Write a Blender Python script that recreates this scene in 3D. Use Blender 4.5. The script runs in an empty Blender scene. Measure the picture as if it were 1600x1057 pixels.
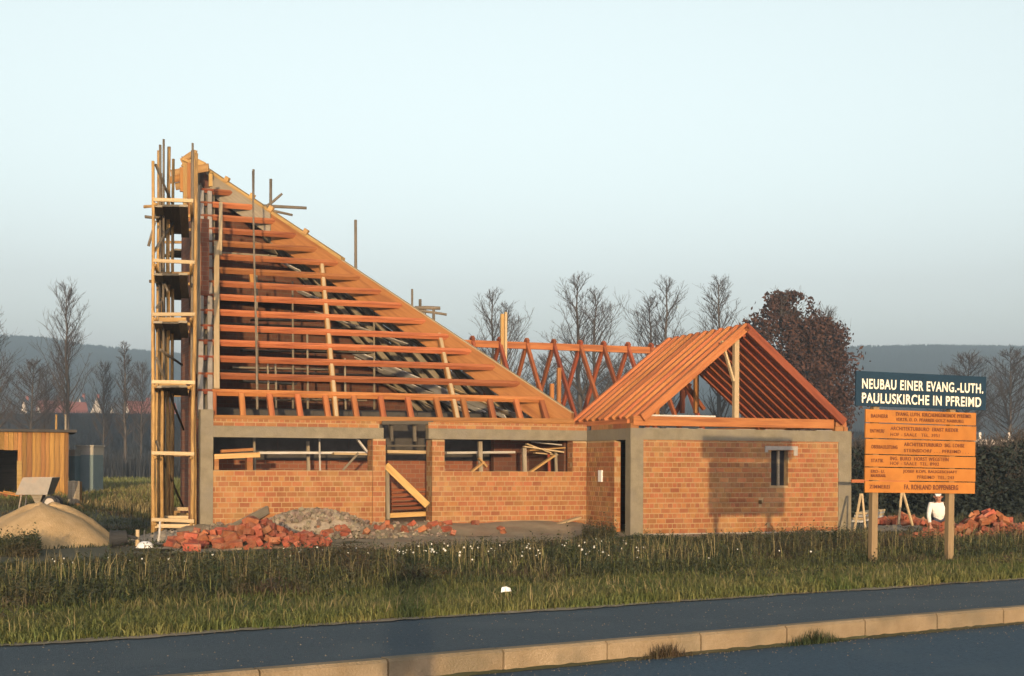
import bpy, bmesh, math, random
import numpy as np
from mathutils import Vector, Matrix, Euler

R = math.radians
random.seed(7)
rng = np.random.default_rng(11)
scn = bpy.context.scene
col = scn.collection

# ------------------------------------------------------------------ camera
F_PX, CX, HY, ROLL, EYE = 2100.0, 800.0, 728.0, 0.004, 1.6
cam_d = bpy.data.cameras.new('camera')
cam = bpy.data.objects.new('camera', cam_d); col.objects.link(cam)
cam_d.sensor_width = 36.0
cam_d.lens = 36.0 * F_PX / 1600.0
cam_d.shift_y = (HY - 528.5) / 1600.0
cam_d.clip_start = 0.1; cam_d.clip_end = 20000
cam.location = (0, 0, EYE)
cam.rotation_euler = (R(90), -ROLL, 0)
scn.camera = cam

# ------------------------------------------------------------------ light
SUN_AZ, SUN_EL = 4.3, 4.0          # degrees: to the right of straight behind the camera, above the horizon
to_sun = Vector((math.sin(R(SUN_AZ)) * math.cos(R(SUN_EL)), -math.cos(R(SUN_AZ)) * math.cos(R(SUN_EL)), math.sin(R(SUN_EL))))
world = bpy.data.worlds.new('World'); scn.world = world; world.use_nodes = True
wn, wl = world.node_tree.nodes, world.node_tree.links
bg = wn['Background']
sky = wn.new('ShaderNodeTexSky'); sky.sky_type = 'NISHITA'; sky.sun_disc = False
sky.sun_elevation = R(SUN_EL); sky.sun_rotation = R(180 - SUN_AZ)
sky.air_density = 0.9; sky.dust_density = 2.8; sky.ozone_density = 1.6; sky.altitude = 200
hsv = wn.new('ShaderNodeHueSaturation'); hsv.inputs['Saturation'].default_value = 0.27; hsv.inputs['Hue'].default_value = 0.44
wl.new(sky.outputs[0], hsv.inputs['Color'])
wl.new(hsv.outputs[0], bg.inputs['Color'])
bg.inputs['Strength'].default_value = 0.15
sun_d = bpy.data.lights.new('sun', 'SUN'); sun = bpy.data.objects.new('sun', sun_d); col.objects.link(sun)
sun_d.energy = 2.0; sun_d.angle = R(0.6); sun_d.color = (1.0, 0.71, 0.38)
sun.rotation_euler = (-to_sun).to_track_quat('-Z', 'Y').to_euler()
sun.location = to_sun * 60
scn.view_settings.view_transform = 'Standard'; scn.view_settings.look = 'None'
scn.view_settings.gamma = 1; scn.view_settings.use_curve_mapping = False
scn.view_settings.exposure = 1.82
scn.render.engine = 'CYCLES'
scn.cycles.max_bounces = 6; scn.cycles.volume_bounces = 0
scn.cycles.use_denoising = True

# ------------------------------------------------------------------ projection helpers (photo pixel -> place)
EYEP = Vector((0, 0, EYE))
def ray(px, py):
    dx, dy = px - CX, py - HY
    return Vector(((dx + ROLL * dy) / F_PX, 1.0, -(dy - ROLL * dx) / F_PX))
def at(px, py, Y): return EYEP + ray(px, py) * Y
ALPHA = R(20.85)
A0 = Vector((at(985, 728, 32.5).x, 32.5, 0.0))          # near left corner of the annex
RB = Matrix.Rotation(ALPHA, 3, 'Z'); RBI = RB.transposed()
def loc(p): return RBI @ (Vector(p) - A0)
def wld(p): return RB @ Vector(p) + A0
CL = loc(EYEP)
def on_plane(px, py, p0, n):
    d = RBI @ ray(px, py); t = (Vector(p0) - CL).dot(n) / d.dot(n); return CL + d * t
def on_v(px, py, v): return on_plane(px, py, (0, v, 0), Vector((0, 1, 0)))
def on_u(px, py, u): return on_plane(px, py, (u, 0, 0), Vector((1, 0, 0)))

# road frame: s along the kerb, t away from the camera
TH = R(32.5); KP = Vector((at(1015, 728, 11.2).x, 11.2, 0))
SD = Vector((math.cos(TH), math.sin(TH), 0)); TD = Vector((-math.sin(TH), math.cos(TH), 0))
def st(s, t, z=0.0): p = KP + SD * s + TD * t; return Vector((p.x, p.y, z))
def to_st(x, y): d = Vector((x, y, 0)) - Vector((KP.x, KP.y, 0)); return d.dot(SD), d.dot(TD)

def sstep(a, b, x): q = np.clip((x - a) / (b - a), 0, 1); return q * q * (3 - 2 * q)
def ground_z(x, y):
    x = np.asarray(x, float); y = np.asarray(y, float)
    t = -(x - KP.x) * math.sin(TH) + (y - KP.y) * math.cos(TH)
    z = np.where(t < 2.22, -0.10, 0.155 - 0.175 * sstep(2.2, 6.0, t) - 0.08 * sstep(8, 15, t))
    z = z + 0.011 * np.clip(y - 37, 0, 240) * sstep(2.2, 6.0, t)
    z = z + 0.42 * sstep(-9.5, -13.5, x) * sstep(30, 37, y) * (1 - sstep(55, 75, y))
    return z
def gz(x, y): return float(ground_z(x, y))

# ------------------------------------------------------------------ materials
MATS = {}
def mat(name, c1, c2=None, scale=6.0, rough=0.85, stretch=None, rnd=0.0, bump=0.0, bump_scale=40.0, c3=None, c3_amt=0.4, c3_scale=1.2, coords='pos', metal=0.0, hue_rnd=0.0, spec=0.3, trans=0.0):
    m = bpy.data.materials.new(name); m.use_nodes = True
    n, l = m.node_tree.nodes, m.node_tree.links
    b = n['Principled BSDF']; b.inputs['Roughness'].default_value = rough; b.inputs['Metallic'].default_value = metal
    b.inputs['Specular IOR Level'].default_value = spec
    if coords == 'pos': src = n.new('ShaderNodeNewGeometry').outputs['Position']
    else: src = n.new('ShaderNodeTexCoord').outputs['Object']
    if stretch:
        mp = n.new('ShaderNodeMapping'); mp.inputs['Scale'].default_value = stretch
        l.new(src, mp.inputs['Vector']); src = mp.outputs[0]
    cur = None
    if c2 is not None:
        nz = n.new('ShaderNodeTexNoise'); nz.inputs['Scale'].default_value = scale; nz.inputs['Detail'].default_value = 5; nz.inputs['Roughness'].default_value = 0.65
        l.new(src, nz.inputs['Vector'])
        rp = n.new('ShaderNodeValToRGB'); rp.color_ramp.elements[0].position = 0.32; rp.color_ramp.elements[1].position = 0.68
        rp.color_ramp.elements[0].color = (*c1, 1); rp.color_ramp.elements[1].color = (*c2, 1)
        l.new(nz.outputs['Fac'], rp.inputs['Fac']); cur = rp.outputs['Color']
    else:
        rgb = n.new('ShaderNodeRGB'); rgb.outputs[0].default_value = (*c1, 1); cur = rgb.outputs[0]
    if c3 is not None:
        nz3 = n.new('ShaderNodeTexNoise'); nz3.inputs['Scale'].default_value = c3_scale; nz3.inputs['Detail'].default_value = 4
        l.new(src, nz3.inputs['Vector'])
        rp3 = n.new('ShaderNodeValToRGB'); rp3.color_ramp.elements[0].position = 0.48; rp3.color_ramp.elements[1].position = 0.66
        rp3.color_ramp.elements[0].color = (0, 0, 0, 1); rp3.color_ramp.elements[1].color = (c3_amt,) * 3 + (1,)
        l.new(nz3.outputs['Fac'], rp3.inputs['Fac'])
        mx = n.new('ShaderNodeMix'); mx.data_type = 'RGBA'
        l.new(rp3.outputs[0], mx.inputs['Factor']); l.new(cur, mx.inputs['A']); mx.inputs['B'].default_value = (*c3, 1)
        cur = mx.outputs['Result']
    if rnd or hue_rnd:
        oi = n.new('ShaderNodeObjectInfo'); ge = n.new('ShaderNodeNewGeometry')
        ad = n.new('ShaderNodeMath'); ad.operation = 'ADD'; fr = n.new('ShaderNodeMath'); fr.operation = 'FRACT'
        l.new(oi.outputs['Random'], ad.inputs[0]); l.new(ge.outputs['Random Per Island'], ad.inputs[1]); l.new(ad.outputs[0], fr.inputs[0])
        mr = n.new('ShaderNodeMapRange'); mr.inputs['To Min'].default_value = 1 - rnd; mr.inputs['To Max'].default_value = 1 + rnd
        l.new(fr.outputs[0], mr.inputs['Value'])
        hs = n.new('ShaderNodeHueSaturation'); l.new(cur, hs.inputs['Color']); l.new(mr.outputs[0], hs.inputs['Value'])
        if hue_rnd:
            f2 = n.new('ShaderNodeMath'); f2.operation = 'MULTIPLY'; f2.inputs[1].default_value = 7.31
            f3 = n.new('ShaderNodeMath'); f3.operation = 'FRACT'
            l.new(fr.outputs[0], f2.inputs[0]); l.new(f2.outputs[0], f3.inputs[0])
            m2 = n.new('ShaderNodeMapRange'); m2.inputs['To Min'].default_value = 0.5 - hue_rnd; m2.inputs['To Max'].default_value = 0.5 + hue_rnd
            l.new(f3.outputs[0], m2.inputs['Value']); l.new(m2.outputs[0], hs.inputs['Hue'])
        cur = hs.outputs[0]
    l.new(cur, b.inputs['Base Color'])
    if bump:
        nb = n.new('ShaderNodeTexNoise'); nb.inputs['Scale'].default_value = bump_scale; nb.inputs['Detail'].default_value = 4
        l.new(src, nb.inputs['Vector'])
        bp = n.new('ShaderNodeBump'); bp.inputs['Strength'].default_value = bump; bp.inputs['Distance'].default_value = 0.02
        l.new(nb.outputs['Fac'], bp.inputs['Height']); l.new(bp.outputs[0], b.inputs['Normal'])
    if trans:
        out = n['Material Output']; tr = n.new('ShaderNodeBsdfTranslucent'); l.new(cur, tr.inputs['Color'])
        ms = n.new('ShaderNodeMixShader'); ms.inputs[0].default_value = trans
        l.new(b.outputs[0], ms.inputs[1]); l.new(tr.outputs[0], ms.inputs[2]); l.new(ms.outputs[0], out.inputs['Surface'])
    MATS[name] = m; return m

mat('brick', (.188, .065, .0215), (.240, .101, .037), scale=2.2, rnd=.20, hue_rnd=.010, bump=.5, bump_scale=60, c3=(.25, .14, .055), c3_amt=.6, c3_scale=1.1)
mat('mortar', (.225, .150, .074), (.285, .198, .105), scale=5, bump=.4)
mat('loose_brick', (.175, .045, .021), (.245, .074, .034), scale=8, rnd=.3, hue_rnd=.012, bump=.4, bump_scale=50, c3=(.24, .14, .085), c3_amt=.5, c3_scale=4)
mat('concrete', (.120, .102, .066), (.172, .147, .100), scale=3.5, bump=.4, bump_scale=30, c3=(.13, .115, .09), c3_amt=.6, c3_scale=1.5)
mat('concrete_pale', (.20, .18, .155), (.25, .225, .195), scale=5, bump=.3, rnd=.12)
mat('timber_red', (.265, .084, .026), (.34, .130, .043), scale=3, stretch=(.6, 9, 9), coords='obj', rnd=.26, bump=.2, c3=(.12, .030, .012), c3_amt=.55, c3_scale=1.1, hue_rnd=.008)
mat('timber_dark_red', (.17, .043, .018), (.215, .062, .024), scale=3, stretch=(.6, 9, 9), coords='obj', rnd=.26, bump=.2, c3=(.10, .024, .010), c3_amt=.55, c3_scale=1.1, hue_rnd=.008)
mat('timber_orange', (.26, .112, .028), (.32, .155, .045), scale=3, stretch=(.5, 8, 8), coords='obj', rnd=.26, bump=.2, c3=(.15, .055, .016), c3_amt=.55, c3_scale=1.1, hue_rnd=.008)
mat('timber_yellow', (.28, .165, .055), (.35, .225, .085), scale=3, stretch=(.5, 8, 8), coords='obj', rnd=.26, bump=.2, c3=(.19, .10, .03), c3_amt=.55, c3_scale=1.1, hue_rnd=.008)
mat('timber_pale', (.31, .225, .12), (.37, .28, .165), scale=3, stretch=(.5, 8, 8), coords='obj', rnd=.14, bump=.2)
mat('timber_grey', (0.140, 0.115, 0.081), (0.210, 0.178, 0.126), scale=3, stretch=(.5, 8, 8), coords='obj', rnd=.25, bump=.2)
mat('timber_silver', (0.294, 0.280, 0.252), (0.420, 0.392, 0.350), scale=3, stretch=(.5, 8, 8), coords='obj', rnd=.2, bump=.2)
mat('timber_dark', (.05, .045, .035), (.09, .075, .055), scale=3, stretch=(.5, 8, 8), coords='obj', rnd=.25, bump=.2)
mat('pole', (.24, .135, .042), (.33, .21, .08), scale=4, stretch=(1, 6, 6), coords='obj', rnd=.25, bump=.4, c3=(.12, .07, .03), c3_amt=.7, c3_scale=2.5)
mat('pole_dark', (.085, .07, .05), (.15, .12, .085), scale=4, stretch=(1, 6, 6), coords='obj', rnd=.25, bump=.4)
mat('shed_board', (.15, .070, .019), (.245, .128, .036), scale=3, stretch=(7, 7, .6), coords='obj', rnd=.38, bump=.3, hue_rnd=.01, c3=(.08, .045, .022), c3_amt=.7, c3_scale=1.2)
mat('sand', (.270, .180, .085), (.340, .236, .122), scale=4, bump=.7, bump_scale=35)
mat('gravel', (.170, .136, .098), (.270, .222, .165), scale=9, bump=.9, bump_scale=22)
mat('site_soil', (.165, .128, .082), (.27, .215, .145), scale=1.2, bump=.8, bump_scale=14, c3=(.19, .10, .06), c3_amt=.5, c3_scale=.9)
mat('asphalt', (.026, .044, .060), (.052, .074, .094), scale=34, bump=.9, bump_scale=110, rough=.85, c3=(.058, .078, .094), c3_amt=.55, c3_scale=1.3)
mat('road_asphalt', (.018, .045, .074), (.042, .080, .118), scale=30, bump=.9, bump_scale=100, rough=.85, c3=(.052, .084, .110), c3_amt=.5, c3_scale=.7)
mat('kerb', (.165, .118, .066), (.225, .168, .102), scale=3.5, bump=.5, bump_scale=60, rnd=.1, c3=(.12, .10, .065), c3_amt=.6, c3_scale=2.2)
mat('ground', (0.032, 0.035, 0.014), (0.059, 0.056, 0.025), scale=.5, bump=.6, bump_scale=8, c3=(.06, .045, .025), c3_amt=.7, c3_scale=.25)
mat('field', (.05, .075, .02), (.09, .10, .035), scale=.06)
mat('grass', (.064, .090, .021), (.158, .142, .046), scale=.9, rnd=.4, hue_rnd=.02, rough=.7, trans=.25)
mat('straw', (.150, .120, .050), (.205, .165, .078), scale=.9, rnd=.35, rough=.7, trans=.2)
mat('weed', (.020, .034, .013), (.054, .054, .021), scale=.55, rnd=.5, hue_rnd=.02, rough=.75, trans=.15, c3=(.055, .034, .021), c3_amt=.85, c3_scale=.5)
mat('flower', (0.434, 0.420, 0.364), rnd=.15)
mat('bark', (0.044, 0.036, 0.030), (0.068, 0.056, 0.046), scale=2)
mat('twig', (0.048, 0.038, 0.034), rnd=.3)
mat('leaf_brown', (.040, .019, .014), (.064, .030, .019), scale=.4, rnd=.5, trans=.15)
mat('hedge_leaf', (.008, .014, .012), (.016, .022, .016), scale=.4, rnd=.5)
mat('brush', (.010, .013, .017), (.018, .020, .023), scale=.06, rnd=.5)  # shade on the bank is put into this darker, bluer colour
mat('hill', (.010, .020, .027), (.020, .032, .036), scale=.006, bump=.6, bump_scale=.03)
mat('plaster', (.50, .44, .37), (.58, .51, .44), scale=.4, rnd=.12)
mat('roof_tile', (.20, .055, .036), (.26, .078, .05), scale=.6, rnd=.15)
mat('roof_slate', (.05, .052, .06), (.07, .072, .08), scale=.6)
mat('sign_blue', (.003, .018, .036), (.004, .022, .042), scale=3, rough=.5)
mat('sign_orange', (.30, .105, .014), (.34, .13, .020), scale=4, rough=.6, rnd=.05, c3=(.22, .085, .014), c3_amt=.5, c3_scale=3)
mat('letter_white', (0.637, 0.585, 0.465), rough=.6)
mat('letter_dark', (.10, .028, .012), rough=.7)
mat('post', (.17, .115, .058), (.22, .155, .085), scale=3, stretch=(6, 6, .5), coords='obj', bump=.3)
mat('dark_hole', (.010, .010, .012), rough=1)
mat('roof_felt', (.030, .026, .022), (.05, .045, .04), scale=4)
mat('steel_grey', (0.198, 0.180, 0.156), (0.252, 0.228, 0.198), scale=4, rough=.5, metal=.2, c3=(.25, .14, .07), c3_amt=.4, c3_scale=4)
mat('rubber', (.02, .02, .02), rough=.8)
mat('hut_blue', (0.096, 0.138, 0.156), (0.120, 0.162, 0.174), scale=3)
mat('hut_pale', (0.240, 0.228, 0.198), (0.282, 0.264, 0.228), scale=3)
mat('enamel', (0.576, 0.560, 0.528), rough=.25, spec=.5)
mat('shirt', (.50, .475, .43), (.58, .55, .50), scale=9)
mat('skin', (0.294, 0.140, 0.091), rough=.6, spec=.3)
mat('trousers', (.03, .035, .05), rough=.9)
mat('cap', (0.663, 0.646, 0.612), rough=.8)
mat('paper', (0.680, 0.680, 0.663), rough=.8)
mat('wire', (.06, .055, .05), rough=.5)
mat('parapet', (0.264, 0.228, 0.198), rough=.9)
mat('lime', (0.504, 0.490, 0.462), (0.560, 0.546, 0.518), scale=6)
mat('cloth', (.05, .05, .06), rough=.9)

# ------------------------------------------------------------------ object helpers
def tag(o, label=None, cat=None, group=None, kind=None):
    if label: o['label'] = label
    if cat: o['category'] = cat
    if group: o['group'] = group
    if kind: o['kind'] = kind
    return o
def link(name, me, m=None, parent=None):
    o = bpy.data.objects.new(name, me); col.objects.link(o)
    if m is not None and len(me.materials) == 0: me.materials.append(MATS[m] if isinstance(m, str) else m)
    if parent is not None: o.parent = parent
    return o
def empty(name, p=(0, 0, 0), rz=0.0):
    o = bpy.data.objects.new(name, None); col.objects.link(o); o.location = p; o.rotation_euler = (0, 0, rz); o.empty_display_size = .2
    return o
def mesh_py(name, v, f, smooth=False):
    me = bpy.data.meshes.new(name); me.from_pydata([tuple(x) for x in v], [], f); me.update()
    if smooth: me.polygons.foreach_set('use_smooth', [True] * len(me.polygons))
    return me
def mesh_np(name, v, f):
    """v (N,3) array, f (M,k) int array"""
    me = bpy.data.meshes.new(name); v = np.ascontiguousarray(v, np.float32); f = np.ascontiguousarray(f, np.int32)
    me.vertices.add(len(v)); me.vertices.foreach_set('co', v.ravel())
    k = f.shape[1]; me.loops.add(f.size); me.loops.foreach_set('vertex_index', f.ravel())
    me.polygons.add(len(f)); me.polygons.foreach_set('loop_start', np.arange(0, f.size, k, dtype=np.int32))
    me.update(calc_edges=True); return me
BOXF = [(0, 3, 2, 1), (4, 5, 6, 7), (0, 1, 5, 4), (1, 2, 6, 5), (2, 3, 7, 6), (3, 0, 4, 7)]
def box_v(x0, x1, y0, y1, z0, z1):
    return [(x0, y0, z0), (x1, y0, z0), (x1, y1, z0), (x0, y1, z0), (x0, y0, z1), (x1, y0, z1), (x1, y1, z1), (x0, y1, z1)]
class MB:
    def __init__(s): s.v = []; s.f = []
    def add(s, v, f): k = len(s.v); s.v += [tuple(p) for p in v]; s.f += [tuple(i + k for i in q) for q in f]; return s
    def box(s, x0, x1, y0, y1, z0, z1): return s.add(box_v(x0, x1, y0, y1, z0, z1), BOXF)
    def obox(s, M, sx, sy, sz): return s.add([M @ Vector(p) for p in box_v(-sx / 2, sx / 2, -sy / 2, sy / 2, -sz / 2, sz / 2)], BOXF)
    def tube(s, p0, p1, r0, r1=None, n=8, cap=True):
        r1 = r0 if r1 is None else r1; p0, p1 = Vector(p0), Vector(p1); d = (p1 - p0).normalized()
        a = d.orthogonal().normalized(); b = d.cross(a); v = []
        for p, r in ((p0, r0), (p1, r1)):
            for i in range(n): q = 2 * math.pi * i / n; v.append(p + (a * math.cos(q) + b * math.sin(q)) * r)
        f = [(i, (i + 1) % n, n + (i + 1) % n, n + i) for i in range(n)]
        if cap: f += [tuple(range(n))[::-1], tuple(range(n, 2 * n))]
        return s.add(v, f)
    def build(s, name, m, parent=None, smooth=False): return link(name, mesh_py(name, s.v, s.f, smooth), m, parent)

def axes_matrix(p0, p1, up=Vector((0, 0, 1))):
    p0, p1 = Vector(p0), Vector(p1); x = (p1 - p0).normalized(); y = Vector(up).cross(x)
    if y.length < 1e-4: y = Vector((0, 1, 0)).cross(x)
    y.normalize(); z = x.cross(y)
    M = Matrix((x, y, z)).transposed().to_4x4(); M.translation = p0; return M
def beam(name, p0, p1, w, h, m, parent=None, up=Vector((0, 0, 1)), top=False, chamfer=.006):
    """timber of width w (across) and height h (along up) with its own slightly broken edges; p0-p1 is its axis (or its top line)"""
    L = (Vector(p1) - Vector(p0)).length; zo = -h if top else -h / 2
    c = min(chamfer, w * .2, h * .2); prof = [(-w/2 + c, zo), (w/2 - c, zo), (w/2, zo + c), (w/2, zo + h - c), (w/2 - c, zo + h), (-w/2 + c, zo + h), (-w/2, zo + h - c), (-w/2, zo + c)]
    v = [(0, y, z) for y, z in prof] + [(L, y, z) for y, z in prof]
    f = [(i, (i + 1) % 8, 8 + (i + 1) % 8, 8 + i) for i in range(8)] + [tuple(range(7, -1, -1)), tuple(range(8, 16))]
    o = link(name, mesh_py(name, v, f), m, parent); o.matrix_local = axes_matrix(p0, p1, up); return o
def pole(name, p0, p1, r, m, parent=None, taper=.8, n=7, bend=.02):
    """round timber, lightly bent"""
    p0, p1 = Vector(p0), Vector(p1); L = (p1 - p0).length; k = max(2, int(L / 1.3)); mb = MB(); rr = random.Random(int(p0.x * 977 + p1.z * 331))
    pts = [Vector((L * i / k, (rr.uniform(-bend, bend) if 0 < i < k else 0), (rr.uniform(-bend, bend) if 0 < i < k else 0))) for i in range(k + 1)]
    v = []; f = []
    for i, p in enumerate(pts):
        q = r * (1 - (1 - taper) * i / k)
        for j in range(n): a = 2 * math.pi * j / n; v.append((p.x, p.y + q * math.cos(a), p.z + q * math.sin(a)))
    for i in range(k):
        for j in range(n): f.append((i * n + j, i * n + (j + 1) % n, (i + 1) * n + (j + 1) % n, (i + 1) * n + j))
    f += [tuple(range(n))[::-1], tuple(range(k * n, k * n + n))]
    o = link(name, mesh_py(name, v, f, True), m, parent); o.matrix_local = axes_matrix(p0, p1); return o
def wbox(name, m, parent, x0, x1, y0, y1, z0, z1):
    """axis-aligned box with its origin at its base centre"""
    mb = MB(); cx, cy = (x0 + x1) / 2, (y0 + y1) / 2; mb.box(x0 - cx, x1 - cx, y0 - cy, y1 - cy, 0, z1 - z0)
    o = mb.build(name, m, parent); o.location = (cx, cy, z0); return o

# ------------------------------------------------------------------ setting: ground, road, path, kerb
def ground_sheet():
    tl = np.concatenate([-np.geomspace(1200, 12, 14), np.linspace(-11, 1.9, 12), [2.1, 2.20, 2.24, 2.6, 3.0], np.linspace(3.4, 20, 34), np.linspace(21, 90, 60), np.geomspace(94, 1300, 36)])
    sl = np.concatenate([-np.geomspace(1300, 62, 22), np.linspace(-60, 60, 121), np.geomspace(62, 1300, 22)])
    S, T = np.meshgrid(sl, tl); X = KP.x + S * SD.x + T * TD.x; Y = KP.y + S * SD.y + T * TD.y
    Z = ground_z(X, Y) + np.where((T > 3) & (T < 200), .03 * np.sin(X * 1.7 + np.sin(Y * 1.3)) * np.sin(Y * 1.1), 0)
    v = np.stack([X, Y, Z], -1).reshape(-1, 3); a, b = S.shape
    i = np.arange(a * b).reshape(a, b); f = np.stack([i[:-1, :-1], i[:-1, 1:], i[1:, 1:], i[1:, :-1]], -1).reshape(-1, 4)
    f = f[(v[f][:, :, 1].min(1) > -130)]
    o = link('ground', mesh_np('ground', v, f), 'ground'); tag(o, 'dark overgrown ground reaching to the horizon', kind='structure')
ground_sheet()
def strip(name, m, t0, t1, z, s0=-120, s1=300, n=60, crown=0.0):
    v = []; f = []
    for i in range(n + 1):
        s = s0 + (s1 - s0) * i / n
        for j in range(5): q = j / 4; v.append(st(s, t0 + (t1 - t0) * q, z + crown * (1 - (2 * q - 1) ** 2)))
    for i in range(n):
        for j in range(4): k = i * 5 + j; f.append((k, k + 5, k + 6, k + 1))
    o = link(name, mesh_py(name, v, f), m); tag(o, kind='structure'); return o
tag(strip('road', 'road_asphalt', -9.6, -.004, 0.0, crown=.03), 'grey blue asphalt road in the foreground')
tag(strip('pavement', 'asphalt', .13, 2.28, .164, crown=.008), 'dark asphalt footpath between kerb and grass verge')
def gutter():
    rr = random.Random(2); v = []; f = []; n = 700
    for i in range(n + 1):
        sx_ = -14 + 46 * i / n; w_ = .03 + .03 * math.sin(sx_ * 1.7) * math.sin(sx_ * .6) + rr.uniform(0, .03) + (.10 if 2.6 < sx_ < 3.6 or .0 < sx_ < .5 else 0) * rr.random()
        v += [st(sx_, -max(.008, w_), .004), st(sx_, -.0, .022 + rr.uniform(-.006, .006))]
    for i in range(n): f.append((2 * i, 2 * i + 2, 2 * i + 3, 2 * i + 1))
    tag(link('gutter_dirt', mesh_py('gutter_dirt', v, f), 'ground'), 'thin line of dirt and grit along the foot of the kerb', kind='structure')
gutter()
def verge_edge():
    rr = random.Random(4); v = []; f = []; n = 500
    for i in range(n + 1):
        s_ = -16 + 42 * i / n; w_ = .06 + .05 * math.sin(s_ * 2.1) * math.sin(s_ * .7 + 1) + rr.uniform(-.02, .05)
        v += [st(s_, 2.22 - max(.01, w_), .1765), st(s_, 2.36, .172)]
    for i in range(n): f.append((2 * i, 2 * i + 2, 2 * i + 3, 2 * i + 1))
    tag(link('verge_edge', mesh_py('verge_edge', v, f), 'site_soil'), 'ragged edge of soil and dead grass along the footpath', kind='structure')
verge_edge()
kb = strip('kerb', 'mortar', .012, .13, .10); tag(kb, 'row of pale concrete kerbstones along the road')
def kerbstones():
    # joint seen at pixel 1096 fixes the phase
    d = ray(1096, 1010); d2 = TD; q = ((KP - Vector((0, 0, 0))).dot(Vector((TD.x, TD.y, 0)))) / (d.x * TD.x + d.y * TD.y)
    s0 = to_st(d.x * q, d.y * q)[0]
    c = .022; L = .984; prof = [(0, -.1), (0, .172 - c), (c, .172), (.13, .172), (.13, -.1)]
    for i in range(-16, 34):
        if i == -16:
            v = [(0, y, z) for y, z in prof] + [(L, y, z) for y, z in prof]
            v = [(x, y, z) for x, y, z in v]; f = [(k, 5 + k, 5 + (k + 1) % 5, (k + 1) % 5) for k in range(5)] + [(0, 1, 2, 3, 4), (9, 8, 7, 6, 5)]
            me = mesh_py('kerbstone', v, f); me.materials.append(MATS['kerb'])
        o = bpy.data.objects.new('kerbstone', me); col.objects.link(o); o.parent = kb
        o.location = st(s0 + i + .004, random.uniform(-.006, .004), random.uniform(-.003, .003)); o.rotation_euler = (0, random.uniform(-.002, .002), TH + random.uniform(-.003, .003))
kerbstones()

def site_patch():
    """bare trodden ground round the building"""
    HV_ = on_u(917, 700, 0).y; rr = random.Random(3); v = []; f = []; nx, ny = 100, 80
    for j in range(ny + 1):
        for i in range(nx + 1):
            w = -2.6 + 16 * j / ny; ul = -11.0 + .135 * w + .3 * math.sin(j * 1.3); u = ul + (11 - ul) * i / nx
            if j == 0: w += .5 * math.sin(u * 1.3) + .3 * math.sin(u * 3.1 + 1) + (.9 if u > -1.5 else 0)
            p = wld((u, w, 0)); z = gz(p.x, p.y) + .035 + .03 * math.sin(u * 2.3 + w) * math.sin(w * 1.9) + rr.uniform(-.012, .012)
            z += .24 * float(sstep(HV_ - 1.9, HV_ - .15, w)) * float(sstep(.2, -.3, u)) * float(sstep(-11, -10, u))
            if j == 0: z -= .05
            v.append((p.x, p.y, z))
    for j in range(ny):
        for i in range(nx): k = j * (nx + 1) + i; f.append((k, k + 1, k + nx + 2, k + nx + 1))
    tag(link('building_site', mesh_py('building_site', v, f, True), 'site_soil'), 'trodden bare soil of the building site', kind='structure')
site_patch()

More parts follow.
